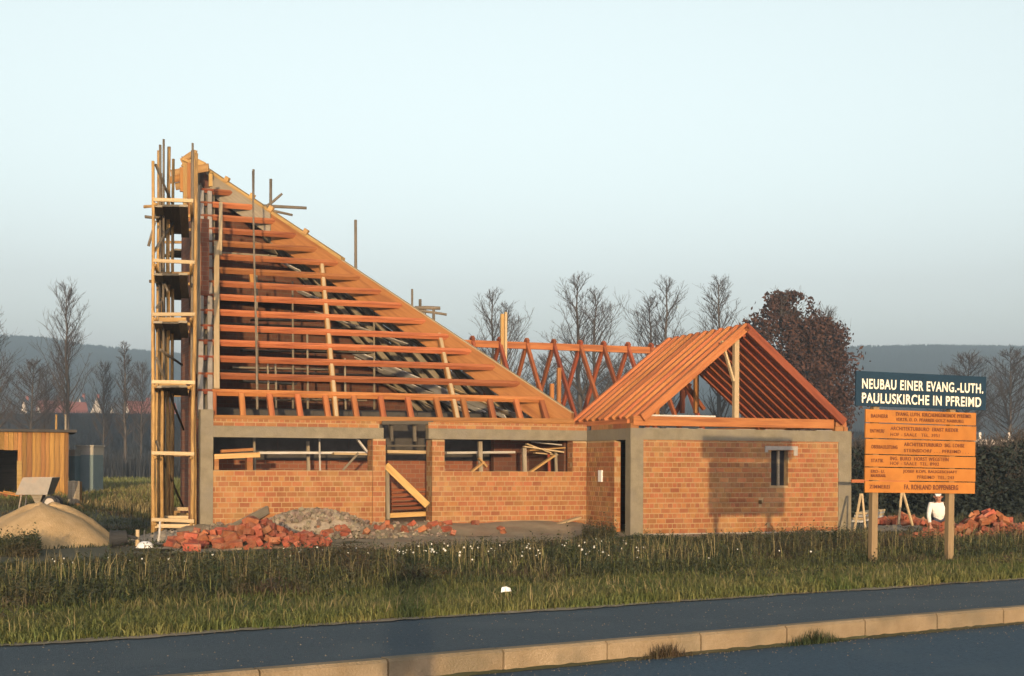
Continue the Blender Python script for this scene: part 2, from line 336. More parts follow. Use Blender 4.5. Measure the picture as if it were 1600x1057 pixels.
# ------------------------------------------------------------------ brickwork
UNIT = mesh_py('brick', box_v(-.5, .5, -.5, .5, -.5, .5), BOXF); UNIT.materials.append(MATS['brick'])
class Brickwork:
    """collects the faces of brick walls of one building: the largest stay single bricks, the rest are joined"""
    def __init__(s, root): s.root = root; s.items = []
    def wall(s, name, O, d, n, L, z0, z1, holes=(), thick=.24, prio=0, row=.125, phase=0, skip=0.0):
        """O local start point, d run direction, n outward normal; holes as (a0,a1,zb,zt) in run/height. Makes the mortar core and queues bricks."""
        O, d, n = Vector(O), Vector(d), Vector(n); core = MB()
        cuts = sorted({0.0, L, *[h[0] for h in holes], *[h[1] for h in holes]}); cuts = [c for c in cuts if 0 <= c <= L]
        for a0, a1 in zip(cuts[:-1], cuts[1:]):
            if a1 - a0 < 1e-4: continue
            am = (a0 + a1) / 2; spans = [(z0, z1)]
            for h in holes:
                if h[0] <= am <= h[1]:
                    ns = []
                    for lo, hi in spans:
                        if h[3] <= lo or h[2] >= hi: ns.append((lo, hi)); continue
                        if h[2] > lo: ns.append((lo, h[2]))
                        if h[3] < hi: ns.append((h[3], hi))
                    spans = ns
            for lo, hi in spans:
                P = [O + d * a0 - n * .008, O + d * a1 - n * .008, O + d * a1 - n * thick, O + d * a0 - n * thick]
                vv = [Vector((p.x, p.y, z)) for z in (lo, hi) for p in P]
                fc = BOXF if d.cross(-n).z > 0 else [tuple(reversed(q)) for q in BOXF]
                core.add(vv, fc)
        wall_o = core.build(name, 'mortar', s.root)
        k = 0; z = z0
        rr = random.Random(hash(name) % 1000 + int(L * 100))
        while z < z1 - .03:
            zt = min(z + row - .022, z1); head = k % 2 == 1
            bl = .125 if head else .25; x = (-.0625 if head else -.125 * ((k // 2) % 2)) - phase
            while x < L:
                a, b = max(x, 0), min(x + bl - .017, L); x += bl
                if b - a < .03: continue
                segs = [(a, b)]; zb, zz = z, zt
                for h in holes:
                    if h[2] < zz - .02 and h[3] > zb + .02:
                        ns = []
                        for p, q in segs:
                            if h[1] <= p or h[0] >= q: ns.append((p, q)); continue
                            if h[0] > p + .03: ns.append((p, h[0]))
                            if h[1] < q - .03: ns.append((h[1], q))
                        segs = ns
                for p, q in segs:
                    if skip and rr.random() < skip: continue
                    out = rr.gauss(0, .0025); c = O + d * ((p + q) / 2) - n * (.04 - out)
                    s.items.append((prio - (.5 if head else 0) + rr.random() * .01, wall_o, Vector((c.x, c.y, (zb + zz) / 2)), math.atan2(d.y, d.x) + rr.gauss(0, .004), q - p, .08, zz - zb))
            z += row; k += 1
        return wall_o
    def finish(s, limit=300):
        s.items.sort(key=lambda i: -i[0]); rest = MB()
        for it in s.items[:limit]:
            o = bpy.data.objects.new('brick', UNIT); col.objects.link(o); o.parent = it[1]
            o.location = it[2]; o.rotation_euler = (0, 0, it[3]); o.scale = (it[4], it[5], it[6])
        for it in s.items[limit:]:
            M = Matrix.Translation(it[2]) @ Matrix.Rotation(it[3], 4, 'Z'); rest.obox(M, it[4], it[5], it[6])
        if rest.v: tag(rest.build('brick_courses', 'brick', s.root), kind='stuff')

U = Vector((1, 0, 0)); V = Vector((0, 1, 0)); Z = Vector((0, 0, 1)); ZB = -.16
# ------------------------------------------------------------------ annex
annex = empty('brick_annex', A0, ALPHA)
tag(annex, 'low brick annex with concrete corner posts and open gabled rafters, right of the hall', 'building')
aw = Brickwork(annex)
ANX = on_v(1330, 700, 0).x                                   # width of the annex
beam_t, beam_b = on_v(1150, 671.5, 0).z, on_v(1150, 689, 0).z
pw = on_v(1005, 700, 0).x                                    # corner post width
rp = on_v(1310, 700, 0).x
w0, w1 = on_v(1205, 730, 0), on_v(1231.5, 759, 0); wt = on_v(1205, 704, 0).z
HALL_V = on_u(917, 700, 0).y
DEPTH = 9.4
hole = on_v(1188, 785, 0)
aw.wall('front_wall', (pw, 0, 0), U, -V, rp - pw, ZB + .12, beam_b - .002, holes=[(w0.x - pw, w1.x - pw, w1.z, wt), (hole.x - pw - .05, hole.x - pw + .05, hole.z - .05, hole.z + .05)], prio=5)
j0 = on_u(960, 700, 0).y
side = aw.wall('side_wall', (0, HALL_V, 0), -V, -U, HALL_V - j0, ZB, beam_b - .002, prio=2, thick=.17)
aw.wall('right_wall', (ANX - .02, .32, 0), V, U, DEPTH - .3, ZB, beam_b - .002, prio=0)
wbox('wall_base', 'concrete_pale', annex, pw, rp, .002, .3, ZB - .1, ZB + .12)
wbox('corner_post', 'concrete', annex, 0, pw, -.012, .28, ZB, beam_b - .001)
wbox('corner_post', 'concrete', annex, rp, ANX, -.012, .28, ZB, beam_b - .001)
wbox('ring_beam', 'concrete', annex, -.006, ANX, -.014, .24, beam_b, beam_t)
wbox('ring_beam', 'concrete', annex, -.008, .24, .241, HALL_V - .002, beam_b, beam_t - .002)
wbox('ring_beam', 'concrete', annex, ANX - .24, ANX - .002, .241, DEPTH, beam_b, beam_t - .002)
wbox('back_wall', 'mortar', annex, .1, ANX - .1, DEPTH - .25, DEPTH, ZB, beam_t)
wbox('inner_wall', 'mortar', annex, .02, .18, HALL_V + .3, DEPTH - .26, ZB, beam_b)
wbox('ceiling_boards', 'timber_grey', annex, .26, ANX - .26, .5, DEPTH - .27, beam_b + .03, beam_b + .08)
# jamb of the side doorway, the brick face that catches the sun
aw.wall('door_jamb', (.0, j0 - .003, 0), U, -V, .17, ZB, beam_b - .002, prio=1, thick=.02)
# window: concrete lintel with two stubs, dark frame with a mullion
la, lb = on_v(1195, 702, 0), on_v(1246, 702, 0)
lt, lm, ll = on_v(1220, 697.5, 0).z, on_v(1220, 703.5, 0).z, on_v(1220, 711, 0).z
win = wbox('window', 'dark_hole', annex, w0.x - .01, w1.x + .01, .20, .23, w1.z - .01, wt + .01)
mu = on_v(1221, 730, 0).x
def sub(name, m, parent, x0, x1, y0, y1, z0, z1):
    p = parent.location; o = wbox(name, m, parent, x0 - p.x, x1 - p.x, y0 - p.y, y1 - p.y, z0 - p.z, z1 - p.z); return o
sub('mullion', 'timber_grey', win, mu - .03, mu + .03, .13, .19, w1.z, wt)
lin = wbox('lintel', 'concrete_pale', annex, la.x, lb.x, -.02, .1, lm, lt)
wbox('lintel_stub', 'concrete_pale', annex, la.x, la.x + .09, -.018, .1, ll + .06, lm - .001)
wbox('lintel_stub', 'concrete_pale', annex, lb.x - .11, lb.x, -.018, .1, ll - .02, lm - .001)
vv = on_u(939, 745, 0)
wbox('vent_block', 'lime', annex, -.035, .05, vv.y - .10, vv.y + .10, vv.z - .13, vv.z + .16)
# roof of the annex
rz = on_v(1153.5, 505, .0)
RU, RZ = ANX / 2, rz.z                                       # ridge line
ft = on_v(1316, 653, 0); EZ = ft.z - .02
EU = ANX / 2 - (ft.x - ANX / 2) - .05
tie_t, tie_b = on_v(1150, 653, -.02).z, on_v(1150, 667.5, -.02).z
beam('tie_beam', (on_v(990, 660, 0).x, .10, (tie_t + tie_b) / 2), (on_v(1303, 660, 0).x, .10, (tie_t + tie_b) / 2), .2, tie_t - tie_b, 'timber_red', annex)
for uu in (.1, ANX - .18):
    beam('wall_plate', (uu, .24, EZ - .16), (uu, DEPTH - .1, EZ - .16), .16, .12, 'timber_red', annex)
slope = math.atan2(RZ - EZ, RU - EU)
NR = 11
for i in range(NR):
    vv_ = -.04 + i * .41
    for sgn in (-1, 1):
        e = Vector((RU + sgn * (RU - EU), vv_, EZ)); t = Vector((RU + sgn * .03, vv_, RZ))
        e2 = e + (e - t).normalized() * random.uniform(.0, .06)
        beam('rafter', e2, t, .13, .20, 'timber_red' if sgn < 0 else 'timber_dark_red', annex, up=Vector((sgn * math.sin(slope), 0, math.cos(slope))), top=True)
        if sgn < 0 and i < NR - 1:   # closely laid boards on the left pitch
            pass
beam('ridge_purlin', (RU, .08, RZ - .24), (RU, 4.8, RZ - .24), .13, .18, 'timber_dark_red', annex)
# gable posts and braces
gp = on_v(1150, 650, .1); beam('post', (gp.x, .12, tie_t), (gp.x, .12, RZ - .24), .13, .13, 'timber_pale', annex)
b0, b1 = on_v(1146, 596, .03), on_v(1128, 533, .03); beam('brace', b0, b1, .05, .10, 'timber_pale', annex, up=V)
def anx_post(px, vv_, yt, yb, m='timber_orange', w=.12):
    a, b = on_v(px, yb, vv_), on_v(px, yt, vv_); beam('post', (a.x, vv_, a.z), (a.x, vv_, b.z), w, w, m, annex)
anx_post(1087.5, 4.2, 566, 646); anx_post(1026, 4.2, 618, 648); anx_post(1066, 6.6, 590, 646, 'timber_dark_red')
beam('brace', on_v(1064, 590, 4.6), on_v(1100, 640, 4.6), .1, .12, 'timber_dark_red', annex, up=V)
beam('brace', on_v(1078, 600, 6.8), on_v(1056, 645, 6.8), .1, .12, 'timber_dark_red', annex, up=V)
wbox('plate_board', 'timber_silver', annex, on_v(1000, 650, .2).x, on_v(1112, 650, .2).x, .0, .14, tie_t + .002, tie_t + .04)
wbox('joist_layer', 'timber_dark_red', annex, on_v(1055, 650, 3).x, on_v(1108, 650, 3).x, 2.9, 3.1, tie_t - .02, tie_t + .12)
# bricks laid on the right corner of the ring beam
for k, (a, zz) in enumerate([(0, 0), (.25, 0), (.02, 1), (.2, 1), (.1, 2)]):
    c = on_v(1306, 660, 0).x
    o = bpy.data.objects.new('corner_brick', UNIT); col.objects.link(o); o.parent = annex; o.location = (c + .12 + a * .8, .12, beam_t + .055 + zz * .118); o.scale = (.24 if a < .2 else .12, .2, .113)
for a_, b_ in ((1008, 1030), (1040, 1075), (1090, 1098), (1150, 1180), (1195, 1225), (1275, 1300)):
    wbox('mortar_fleck', 'concrete_pale', annex, on_v(a_, 670, 0).x, on_v(b_, 670, 0).x, -.02, .06, beam_t + .001, beam_t + .014)
# mortar bed under the left eave
for k in range(9):
    o = bpy.data.objects.new('eave_brick', UNIT); col.objects.link(o); o.parent = annex; o.location = (.12, .14 + k * .26, beam_t + .06); o.scale = (.22, .245, .118)
aw.finish()

# ------------------------------------------------------------------ hall
hall = empty('church_hall', A0, ALPHA)
tag(hall, 'brick church hall under construction with steep diagonal roof of open orange timbers', 'building')
hw = Brickwork(hall); HV = HALL_V
uL = on_v(313, 700, HV).x; uP = on_v(333, 700, HV).x
sill_L = on_v(450, 735.5, HV).z; sill_R = on_v(780, 737, HV).z
bt1, bb1 = on_v(450, 667, HV).z, on_v(450, 684.5, HV).z
uA, uB = on_v(582, 700, HV).x, on_v(602, 700, HV).x           # left pier
uC, uD = on_v(675, 700, HV).x, on_v(694, 700, HV).x           # right pier
uW = on_v(895, 700, HV).x                                     # end of the right opening
hw.wall('front_wall', (uP, HV, 0), U, -V, uA - uP, ZB, sill_L, prio=5)
hw.wall('door_pier', (uA + .004, HV - .035, 0), U, -V, uB - uA - .004, ZB, bb1 - .002, prio=3, thick=.5)
hw.wall('door_pier', (uC, HV - .035, 0), U, -V, uD - uC, ZB, bb1 - .002, prio=3, thick=.5)
hw.wall('pier_side', (uC - .001, HV + .48, 0), -V, -U, .5, ZB, bb1 - .002, prio=2, thick=.02)
hw.wall('pier_side', (uA, HV + .48, 0), -V, -U, .46, sill_L + .01, bb1 - .002, prio=2, thick=.02)
hw.wall('front_wall', (uD + .004, HV, 0), U, -V, -uD - .01, ZB, bb1 - .002, holes=[(0, uW - uD, sill_R, bb1 + .1)], prio=5)
hw.wall('reveal_wall', (uW + .001, HV + .36, 0), -V, -U, .34, sill_R, bb1 - .002, prio=2, thick=.02)
wbox('corner_post', 'concrete', hall, uL, uP, HV - .02, HV + .3, ZB, on_v(320, 640, HV).z)
uG, uH = on_v(599, 676, HV).x, on_v(669.5, 676, HV).x
wbox('ring_beam', 'concrete', hall, uP + .001, uG, HV - .024, HV + .24, bb1, bt1)
wbox('ring_beam', 'concrete', hall, uH, -.01, HV - .024, HV + .24, bb1 + .012, bt1 + .006)
rail_z = on_v(600, 655, HV).z
hw.wall('eave_wall', (uP, HV, 0), U, -V, uG - uP - .1, bt1 + .002, rail_z - .06, prio=1, row=.1)
hw.wall('eave_wall', (uH, HV, 0), U, -V, -uH, bt1 + .008, rail_z - .06, prio=1, row=.1)
wbox('floor_slab', 'concrete', hall, uL + .1, -.05, HV + .05, HV + 9.5, ZB - .05, ZB + .12)

# roof geometry: w is the run of the rafters in plan, the ridge crosses the square plan diagonally
wdir = RBI @ Vector((-math.sin(math.atan(490 / F_PX)), math.cos(math.atan(490 / F_PX)), 0))
E0 = Vector((uL, HV + .10, rail_z)); RUN = 1.05
rd = (wdir * RUN + Z).normalized(); RN = U.cross(rd).normalized()     # roof-plane normal, points out towards the camera
if RN.z < 0: RN = -RN
def on_roof(px, py, off=0.0): return on_plane(px, py, E0 + RN * off, RN)
PK = on_roof(318, 270); R0 = on_roof(893, 652)
rdir = (PK - R0)
# eave rail, studs, purlins
beam('eave_rail', on_roof(333, 652) + Vector((0, 0, 0)), on_roof(897, 657.5), .16, .12, 'timber_orange', hall, up=RN, top=True)
stud_px = [(334, 334), (377.5, 380.5), (421, 426), (465, 470.5), (508, 514), (552.5, 558.5), (594.5, 600.5), (637, 644), (681, 689), (723, 731), (765, 773), (806, 815), (846, 856)]
for a, b in stud_px:
    yt = 611 + (a - 345) * .0218; yb = 650 + (a - 345) * .008
    beam('stud', on_roof(b, yb, -.02), on_roof(a, yt, -.02), .13, .14, 'timber_red', hall, up=RN, top=True)
pur = [(297, 345), (317, 384), (337, 420), (357, 449), (377, 483), (397.5, 516), (419, 549), (440, 585), (461, 619), (485, 656), (509, 690), (532.5, 732), (557.5, 767), (584, 806), (610, 846)]
for i, (y, xe) in enumerate(pur):
    a = on_roof(336, y); b = on_roof(xe, y + (xe - 336) * .021)
    fz = (a.z - R0.z) / rdir.z; b = R0 + rdir * fz; b = a + U * ((b - a).dot(U))
    beam('purlin', a - U * .06, b + U * .02, .11, .13, 'timber_red', hall, up=RN, top=True)
    beam('purlin_stub', a - U * .40, a - U * .065, .085, .10, 'timber_dark_red', hall, up=RN, top=True)
# jack rafters that tie the purlins
for a, b in (((503, 411), (526, 651)), ((687, 521), (716, 655)), ((393, 425), (396, 445))):
    beam('jack_rafter', on_roof(*b, off=-.10), on_roof(*a, off=-.10), .13, .14, 'timber_orange', hall, up=RN, top=True)
    if a[0] > 400: beam('jack_lath', on_roof(*b, off=-.075), on_roof(*a, off=-.075), .085, .03, 'timber_pale', hall, up=RN)
beam('lath', on_roof(344, 398, .045), on_roof(345, 317, .045), .10, .035, 'timber_pale', hall, up=RN)
beam('lath', on_roof(338.5, 607, .085), on_roof(338.5, 378, .085), .14, .035, 'timber_pale', hall, up=RN)
# raking concrete edge on the left: blocks between the purlin stubs
ks = [on_roof(324, y) for y in [p[0] for p in pur]] + [on_roof(324, 640)]
for i, (a, b) in enumerate(zip(ks[:-1], ks[1:])):
    for du in (-.155, .07):
        g = .03 if i < len(ks) - 2 else .0
        p, q = a + (b - a) * .06, b - (b - a) * (.06 if i < len(ks) - 2 else 0)
        beam('rake_block', p + U * du, q + U * du, .125, .22, 'concrete_pale', hall, up=RN, top=True, chamfer=.012)
beam('rake_beam', on_roof(324, 641, -.23), on_roof(324, 268, -.23), .42, .3, 'concrete', hall, up=RN, top=True)
# diagonal ridge beam, deep and yellow, with a cap board
up_r = Z
rn = rdir.copy(); rn.z = 0; rn = Vector((rn.y, -rn.x, 0)).normalized()
P1 = R0 + rdir * .0; P2 = R0 + rdir * 1.045
rt = Vector((0, 0, .14))
def ridge_piece(name, a, b, top, depth, thick, m, back=0.0):
    """a vertical-sided piece along the ridge between fractions a,b of its length, its foot cut level"""
    p, q = R0 + rdir * a, R0 + rdir * b; mb = MB(); v = []
    for c in (p, q):
        for o_, zz in ((0, top), (0, top - depth), (thick, top - depth), (thick, top)):
            v.append(c - rn * (-o_ - back) * (1 if (EYEP - wld(c)).dot(RB @ rn) < 0 else -1) + Vector((0, 0, zz)))
    f = [(0, 1, 5, 4), (1, 2, 6, 5), (2, 3, 7, 6), (3, 0, 4, 7), (3, 2, 1, 0), (4, 5, 6, 7)]
    vb = v[0].copy(); L = rdir.normalized(); M = axes_matrix(v[0], v[4]); Mi = M.inverted()
    o = link(name, mesh_py(name, [Mi @ x for x in v], f), m, hall); o.matrix_local = M; return o
ridge_piece('ridge_beam', .0, .80, .10, .80, .2, 'timber_orange')
ridge_piece('ridge_beam', .802, 1.02, .10, .62, .2, 'timber_grey')
ridge_piece('ridge_cap', .60, 1.045, .20, .095, .24, 'timber_yellow', back=-.02)
ridge_piece('ridge_cap', .0, .598, .125, .022, .22, 'timber_pale', back=-.01)
for k in (.93, .855, .80, .70):
    c = R0 + rdir * k + Vector((0, 0, .24)); beam('cap_block', c - rdir.normalized() * .07, c + rdir.normalized() * .07, .1, .16, 'timber_yellow', hall)

# back slope: the mirror image of the front one across the ridge, closed with boards
rh = Vector((rdir.x, rdir.y, 0)).normalized()
def mirror(p):
    d = Vector(p) - R0; h = Vector((d.x, d.y, 0)); m = rh * h.dot(rh) * 2 - h; return R0 + Vector((m.x, m.y, d.z))
FL = on_roof(324, 655); BL = mirror(FL)                       # left front and back eave corners
ub = (BL - R0); ub.z = 0; ub.normalize()
nb = 17; rb = random.Random(5)
for i in range(nb):
    f0, f1 = i / nb, (i + 1) / nb - .006
    # boards run parallel to the ridge: from the line R0-BL (eave) towards PK
    def pt(fr, along): 
        s0 = R0 + (BL - R0) * fr; s1 = PK + (BL - PK) * fr; return s0 + (s1 - s0) * along
    dn = (PK - R0).cross(BL - R0).normalized(); dn = dn if dn.z > 0 else -dn
    cuts = [0, rb.uniform(.25, .4), rb.uniform(.55, .75), 1.0]
    for a, b in zip(cuts[:-1], cuts[1:]):
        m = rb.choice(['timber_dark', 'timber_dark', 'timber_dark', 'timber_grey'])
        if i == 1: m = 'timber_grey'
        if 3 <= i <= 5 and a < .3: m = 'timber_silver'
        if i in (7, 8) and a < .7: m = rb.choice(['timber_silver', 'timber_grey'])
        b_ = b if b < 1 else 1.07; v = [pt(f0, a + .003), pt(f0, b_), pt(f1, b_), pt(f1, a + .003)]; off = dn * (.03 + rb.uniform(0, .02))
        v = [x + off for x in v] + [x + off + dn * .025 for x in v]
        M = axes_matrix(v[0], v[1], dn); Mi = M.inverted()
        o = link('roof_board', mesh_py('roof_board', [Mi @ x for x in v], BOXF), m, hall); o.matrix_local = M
for i in range(1, 12):                                        # rafters under the boards
    a = R0 + (BL - R0) * (i / 12); b = R0 + rdir * (i / 12); b = b + (a - b).normalized() * .45
    beam('back_rafter', a - dn * .02, b - dn * .02, .1, .16, 'timber_grey', hall, up=dn, top=True)
for (xa, ya), (xb, yb), w, m in (((528, 548), (742, 650), .22, 'timber_silver'), ((542, 546), (766, 650), .26, 'lime'), ((560, 552), (790, 652), .2, 'lime'), ((600, 580), (812, 652), .22, 'timber_silver'), ((520, 560), (700, 648), .1, 'timber_grey'), ((650, 610), (832, 655), .2, 'timber_silver'), ((400, 425), (500, 470), .2, 'timber_silver'), ((365, 372), (430, 392), .3, 'timber_grey'), ((440, 470), (640, 540), .12, 'timber_silver'), ((420, 400), (470, 425), .12, 'timber_silver'), ((620, 520), (700, 560), .1, 'timber_grey'), ((690, 600), (800, 650), .12, 'timber_pale')):
    beam('loose_board', on_plane(xa, ya, R0 - dn * .3, dn), on_plane(xb, yb, R0 - dn * .3, dn), w, .03, m, hall, up=dn)
# tall walls: left wall F-P (stepped under the rake) and back wall P-B, plus the low back wall
def sloped_wall(name, a, b, za, zb, thick, m, side):
    a, b = Vector(a), Vector(b); d = (b - a); d.z = 0; n = Vector((d.y, -d.x, 0)).normalized() * thick * side
    v = [Vector((a.x, a.y, ZB)), Vector((b.x, b.y, ZB)), Vector((b.x, b.y, zb)), Vector((a.x, a.y, za))]; v += [x + n for x in v]
    return link(name, mesh_py(name, v, [(0, 1, 2, 3), (7, 6, 5, 4), (0, 4, 5, 1), (1, 5, 6, 2), (2, 6, 7, 3), (3, 7, 4, 0)]), m, hall)
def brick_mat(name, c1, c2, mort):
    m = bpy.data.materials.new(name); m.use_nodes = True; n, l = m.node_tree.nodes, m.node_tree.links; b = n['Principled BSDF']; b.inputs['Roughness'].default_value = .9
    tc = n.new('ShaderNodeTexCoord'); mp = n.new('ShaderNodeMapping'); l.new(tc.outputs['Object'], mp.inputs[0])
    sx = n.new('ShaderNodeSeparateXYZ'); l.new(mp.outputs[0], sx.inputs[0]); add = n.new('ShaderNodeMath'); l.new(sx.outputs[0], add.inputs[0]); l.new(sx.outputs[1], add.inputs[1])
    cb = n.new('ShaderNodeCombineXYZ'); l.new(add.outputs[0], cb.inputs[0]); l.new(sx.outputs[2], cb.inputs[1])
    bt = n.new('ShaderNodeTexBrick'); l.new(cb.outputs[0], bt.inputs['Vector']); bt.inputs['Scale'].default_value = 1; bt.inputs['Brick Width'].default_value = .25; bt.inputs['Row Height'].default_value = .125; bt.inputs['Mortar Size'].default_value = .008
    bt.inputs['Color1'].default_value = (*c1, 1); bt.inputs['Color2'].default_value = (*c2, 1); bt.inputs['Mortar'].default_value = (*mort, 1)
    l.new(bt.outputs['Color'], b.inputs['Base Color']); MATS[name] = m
brick_mat('inner_brick', (.090, .029, .012), (.060, .019, .009), (.075, .052, .034))  # gloom of the interior put into a darker copy of the brick
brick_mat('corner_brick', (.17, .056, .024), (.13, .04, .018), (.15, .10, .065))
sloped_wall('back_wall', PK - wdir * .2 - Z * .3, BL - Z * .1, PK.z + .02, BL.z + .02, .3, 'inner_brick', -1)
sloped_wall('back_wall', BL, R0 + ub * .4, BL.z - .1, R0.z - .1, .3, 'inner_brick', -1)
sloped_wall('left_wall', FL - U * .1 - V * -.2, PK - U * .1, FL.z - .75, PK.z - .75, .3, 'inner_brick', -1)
cp0 = RBI @ (at(303, 728, 35.5) - A0) if False else loc(at(304, 728, 34.8)); cp1 = loc(at(282, 728, 36.8))
sloped_wall('corner_wall', cp0, cp1, loc(at(300, 352, 35.8)).z, loc(at(282, 352, 36.8)).z, .35, 'corner_brick', 1)
# boarded prow at the top of the tower end
pc = loc(at(300, 262, 38.2))
for k, (xa, ya, xb, yb, w, m) in enumerate([(268, 272, 326, 262, .22, 'timber_yellow'), (266, 282, 306, 272, .2, 'timber_orange'), (275, 292, 306, 284, .2, 'timber_yellow'), (289, 246, 318, 260, .24, 'timber_yellow'), (286, 256, 312, 262, .2, 'timber_yellow'), (284, 252, 300, 241, .16, 'timber_yellow'), (305, 236, 303, 262, .12, 'pole')]):
    beam('prow_board', loc(at(xa, ya, 38.4 + k * .05)), loc(at(xb, yb, 38.0 + k * .05)), w, .06, m, hall, up=-V)
for px, y0, y1, m, w in ((290, 258, 350, 'timber_yellow', .14), (297, 255, 352, 'timber_orange', .16), (304, 262, 345, 'timber_yellow', .14), (309, 290, 640, 'timber_grey', .12), (306.5, 330, 640, 'timber_dark', .12), (329, 272, 292, 'timber_yellow', .1), (284, 262, 300, 'timber_orange', .1)):
    beam('prow_post', loc(at(px, y1, 37.5 if y1 < 400 else 33.6)), loc(at(px, y0, 37.5 if y1 < 400 else 33.6)), w, .1, m, hall, up=V)
# things behind the openings, fixed to the shell; darkening sheets and planks are added
iv = HV + 3.6
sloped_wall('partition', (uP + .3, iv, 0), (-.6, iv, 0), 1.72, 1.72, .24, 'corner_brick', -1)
for k in range(9):
    a_ = uP + .3 + k * (-.9 - uP) / 9; wbox('darkening_sheet', 'roof_felt', hall, a_ + .004, a_ + (-.9 - uP) / 9 - .004, iv + .02 + .02 * (k % 2), iv + .036 + .02 * (k % 2), 1.725, 3.1)  # near-black sheets added so the openings look dark
brick_stub = [(335, 342), (386, 395)]
for a, b in brick_stub:
    p, q = on_v(a, 720, HV + .02).x, on_v(b, 720, HV + .02).x
    for k in range(3):
        o = bpy.data.objects.new('stub_brick', UNIT); col.objects.link(o); o.parent = hall; o.location = ((p + q) / 2, HV + .13, sill_L + .058 + k * .1); o.scale = (q - p, .22, .095)
beam('opening_lintel', on_v(334, 714, HV + .1), on_v(405, 711, HV + .1), .24, .12, 'timber_yellow', hall)
beam('opening_lintel', on_v(345, 705.5, HV + .1), on_v(395, 702.5, HV + .1), .2, .07, 'timber_orange', hall)
for a, z0, z1 in ((336, 610, 700),):
    pass
beam('scaffold_plank', on_v(402, 708, HV + 1.5), on_v(580, 708, HV + 1.5), .5, .06, 'timber_silver', hall)
beam('scaffold_plank', on_v(520, 709, HV + 1.2), on_v(582, 710, HV + 1.2), .3, .06, 'timber_pale', hall)
beam('scaffold_plank', on_v(603, 706, HV + 1.5), on_v(664, 707, HV + 1.5), .3, .08, 'timber_pale', hall)
beam('scaffold_plank', on_v(694, 708, HV + 1.6), on_v(800, 707, HV + 1.6), .5, .06, 'timber_silver', hall)
for px, y0, y1, dv, m, w in ((500, 684, 738, 1.0, 'timber_silver', .04), (398, 684, 738, 1.2, 'timber_grey', .06), (482, 690, 740, 2.2, 'timber_grey', .08), (751, 690, 740, .6, 'timber_grey', .1), (820, 700, 740, .7, 'timber_grey', .1), (869, 706, 740, .7, 'timber_grey', .07), (858, 706, 740, .9, 'timber_dark_red', .07), (612, 660, 690, .4, 'timber_dark', .08), (648, 660, 690, .4, 'timber_dark', .08), (606, 728, 812, .5, 'timber_grey', .09)):
    beam('prop', on_v(px, y1, HV + dv), on_v(px - 1, y0, HV + dv), w, w, m, hall)
beam('door_header', on_v(596, 661, HV + .1), on_v(676, 661, HV + .1), .14, .09, 'timber_dark', hall)
beam('door_bar', on_v(604, 697, HV + .5), on_v(664, 697, HV + .5), .08, .05, 'timber_dark', hall)
for a, b, m, w in (((573, 706), (557, 685), 'timber_silver', .12), ((536, 735), (560, 708), 'timber_grey', .05), ((734, 739), (756, 722), 'timber_yellow', .16), ((828, 738), (866, 712), 'timber_yellow', .16), ((760, 730), (748, 716), 'timber_yellow', .14)):
    beam('brace', on_v(a[0], a[1], HV + .5), on_v(b[0], b[1], HV + .5), .05, w, m, hall, up=-V)
for k, (a, b, m) in enumerate([((818, 698), (880, 707), 'timber_pale'), ((822, 694), (860, 708), 'timber_pale'), ((826, 704), (882, 700), 'timber_yellow'), ((832, 691), (878, 696), 'timber_silver'), ((835, 708), (870, 711), 'timber_pale'), ((800, 688), (880, 690), 'timber_silver')]):
    beam('stacked_plank', on_v(*a, HV + .6 + k * .1), on_v(*b, HV + .5 + k * .12), .2, .035, m, hall)
for px, y0, y1 in ((402, 428, 640), (419, 560, 640), (431, 560, 640), (458, 440, 640), (481, 520, 640), (540, 560, 640), (585, 443, 640)):
    pole('inner_pole', on_v(px, y1, HV + 5.2), on_v(px - 1, y0, HV + 5.4), .035, 'timber_grey', hall)
for y in (500, 520, 548, 575, 596, 625):
    dv = random.uniform(5.6, 6.4)
    beam('inner_plank', on_v(random.uniform(345, 420), y, HV + dv), on_v(random.uniform(440, 600), y + random.uniform(-3, 5), HV + dv + .3), .35, .05, random.choice(['timber_dark', 'timber_grey', 'timber_grey']), hall)
for z_, ua, ub_, va in ((3.6, -9.2, -4.2, 5.5), (5.0, -9.3, -5.0, 6.0), (6.4, -9.5, -5.6, 6.8), (7.7, -9.7, -6.6, 7.4), (4.3, -9.0, -3.4, 7.2), (5.7, -9.4, -4.4, 7.6), (7.0, -9.6, -6.0, 8.0)):  # made-up planks, added to shade and darken the back wall
    for k in range(4):
        beam('inner_shade_plank', (ua + random.uniform(-.2, .2), HV + va + k * .36, z_ + random.uniform(-.02, .02)), (ub_ + random.uniform(-.5, .5), HV + va + k * .36, z_ + random.uniform(-.02, .02)), .33, .05, random.choice(['timber_dark', 'timber_grey']), hall)
hw.finish()

# link roof between hall and annex: ridge along the facade, pairs of rafters
linkr = empty('link_roof', A0, ALPHA)
tag(linkr, 'open row of crossed red rafters between hall roof and annex gable', 'roof')
LV = 7.4; lz = on_v(900, 533, LV).z
lw = 2.05; lez = rail_z - .15
for px in (738, 780.5, 823, 865, 906.5, 943, 981, 1017, 1052):
    u = on_v(px, 533, LV).x
    for sg in (-1, 1):
        n_ = Vector((0, sg * (lz - lez), lw)).normalized()
        beam('rafter', (u, LV + sg * lw, lez), (u, LV - sg * .03, lz + .03), .085, .15, 'timber_dark_red', linkr, up=n_, top=True)
beam('ridge_purlin', (on_v(700, 533, LV).x, LV, lz - .20), (on_v(1090, 533, LV).x, LV, lz - .20), .1, .2, 'timber_red', linkr)
for a in (-lw, lw):
    beam('wall_plate', (-1.6, LV + a * .97, lez - .06), (3.2, LV + a * .97, lez - .06), .14, .14, 'timber_dark_red', linkr)
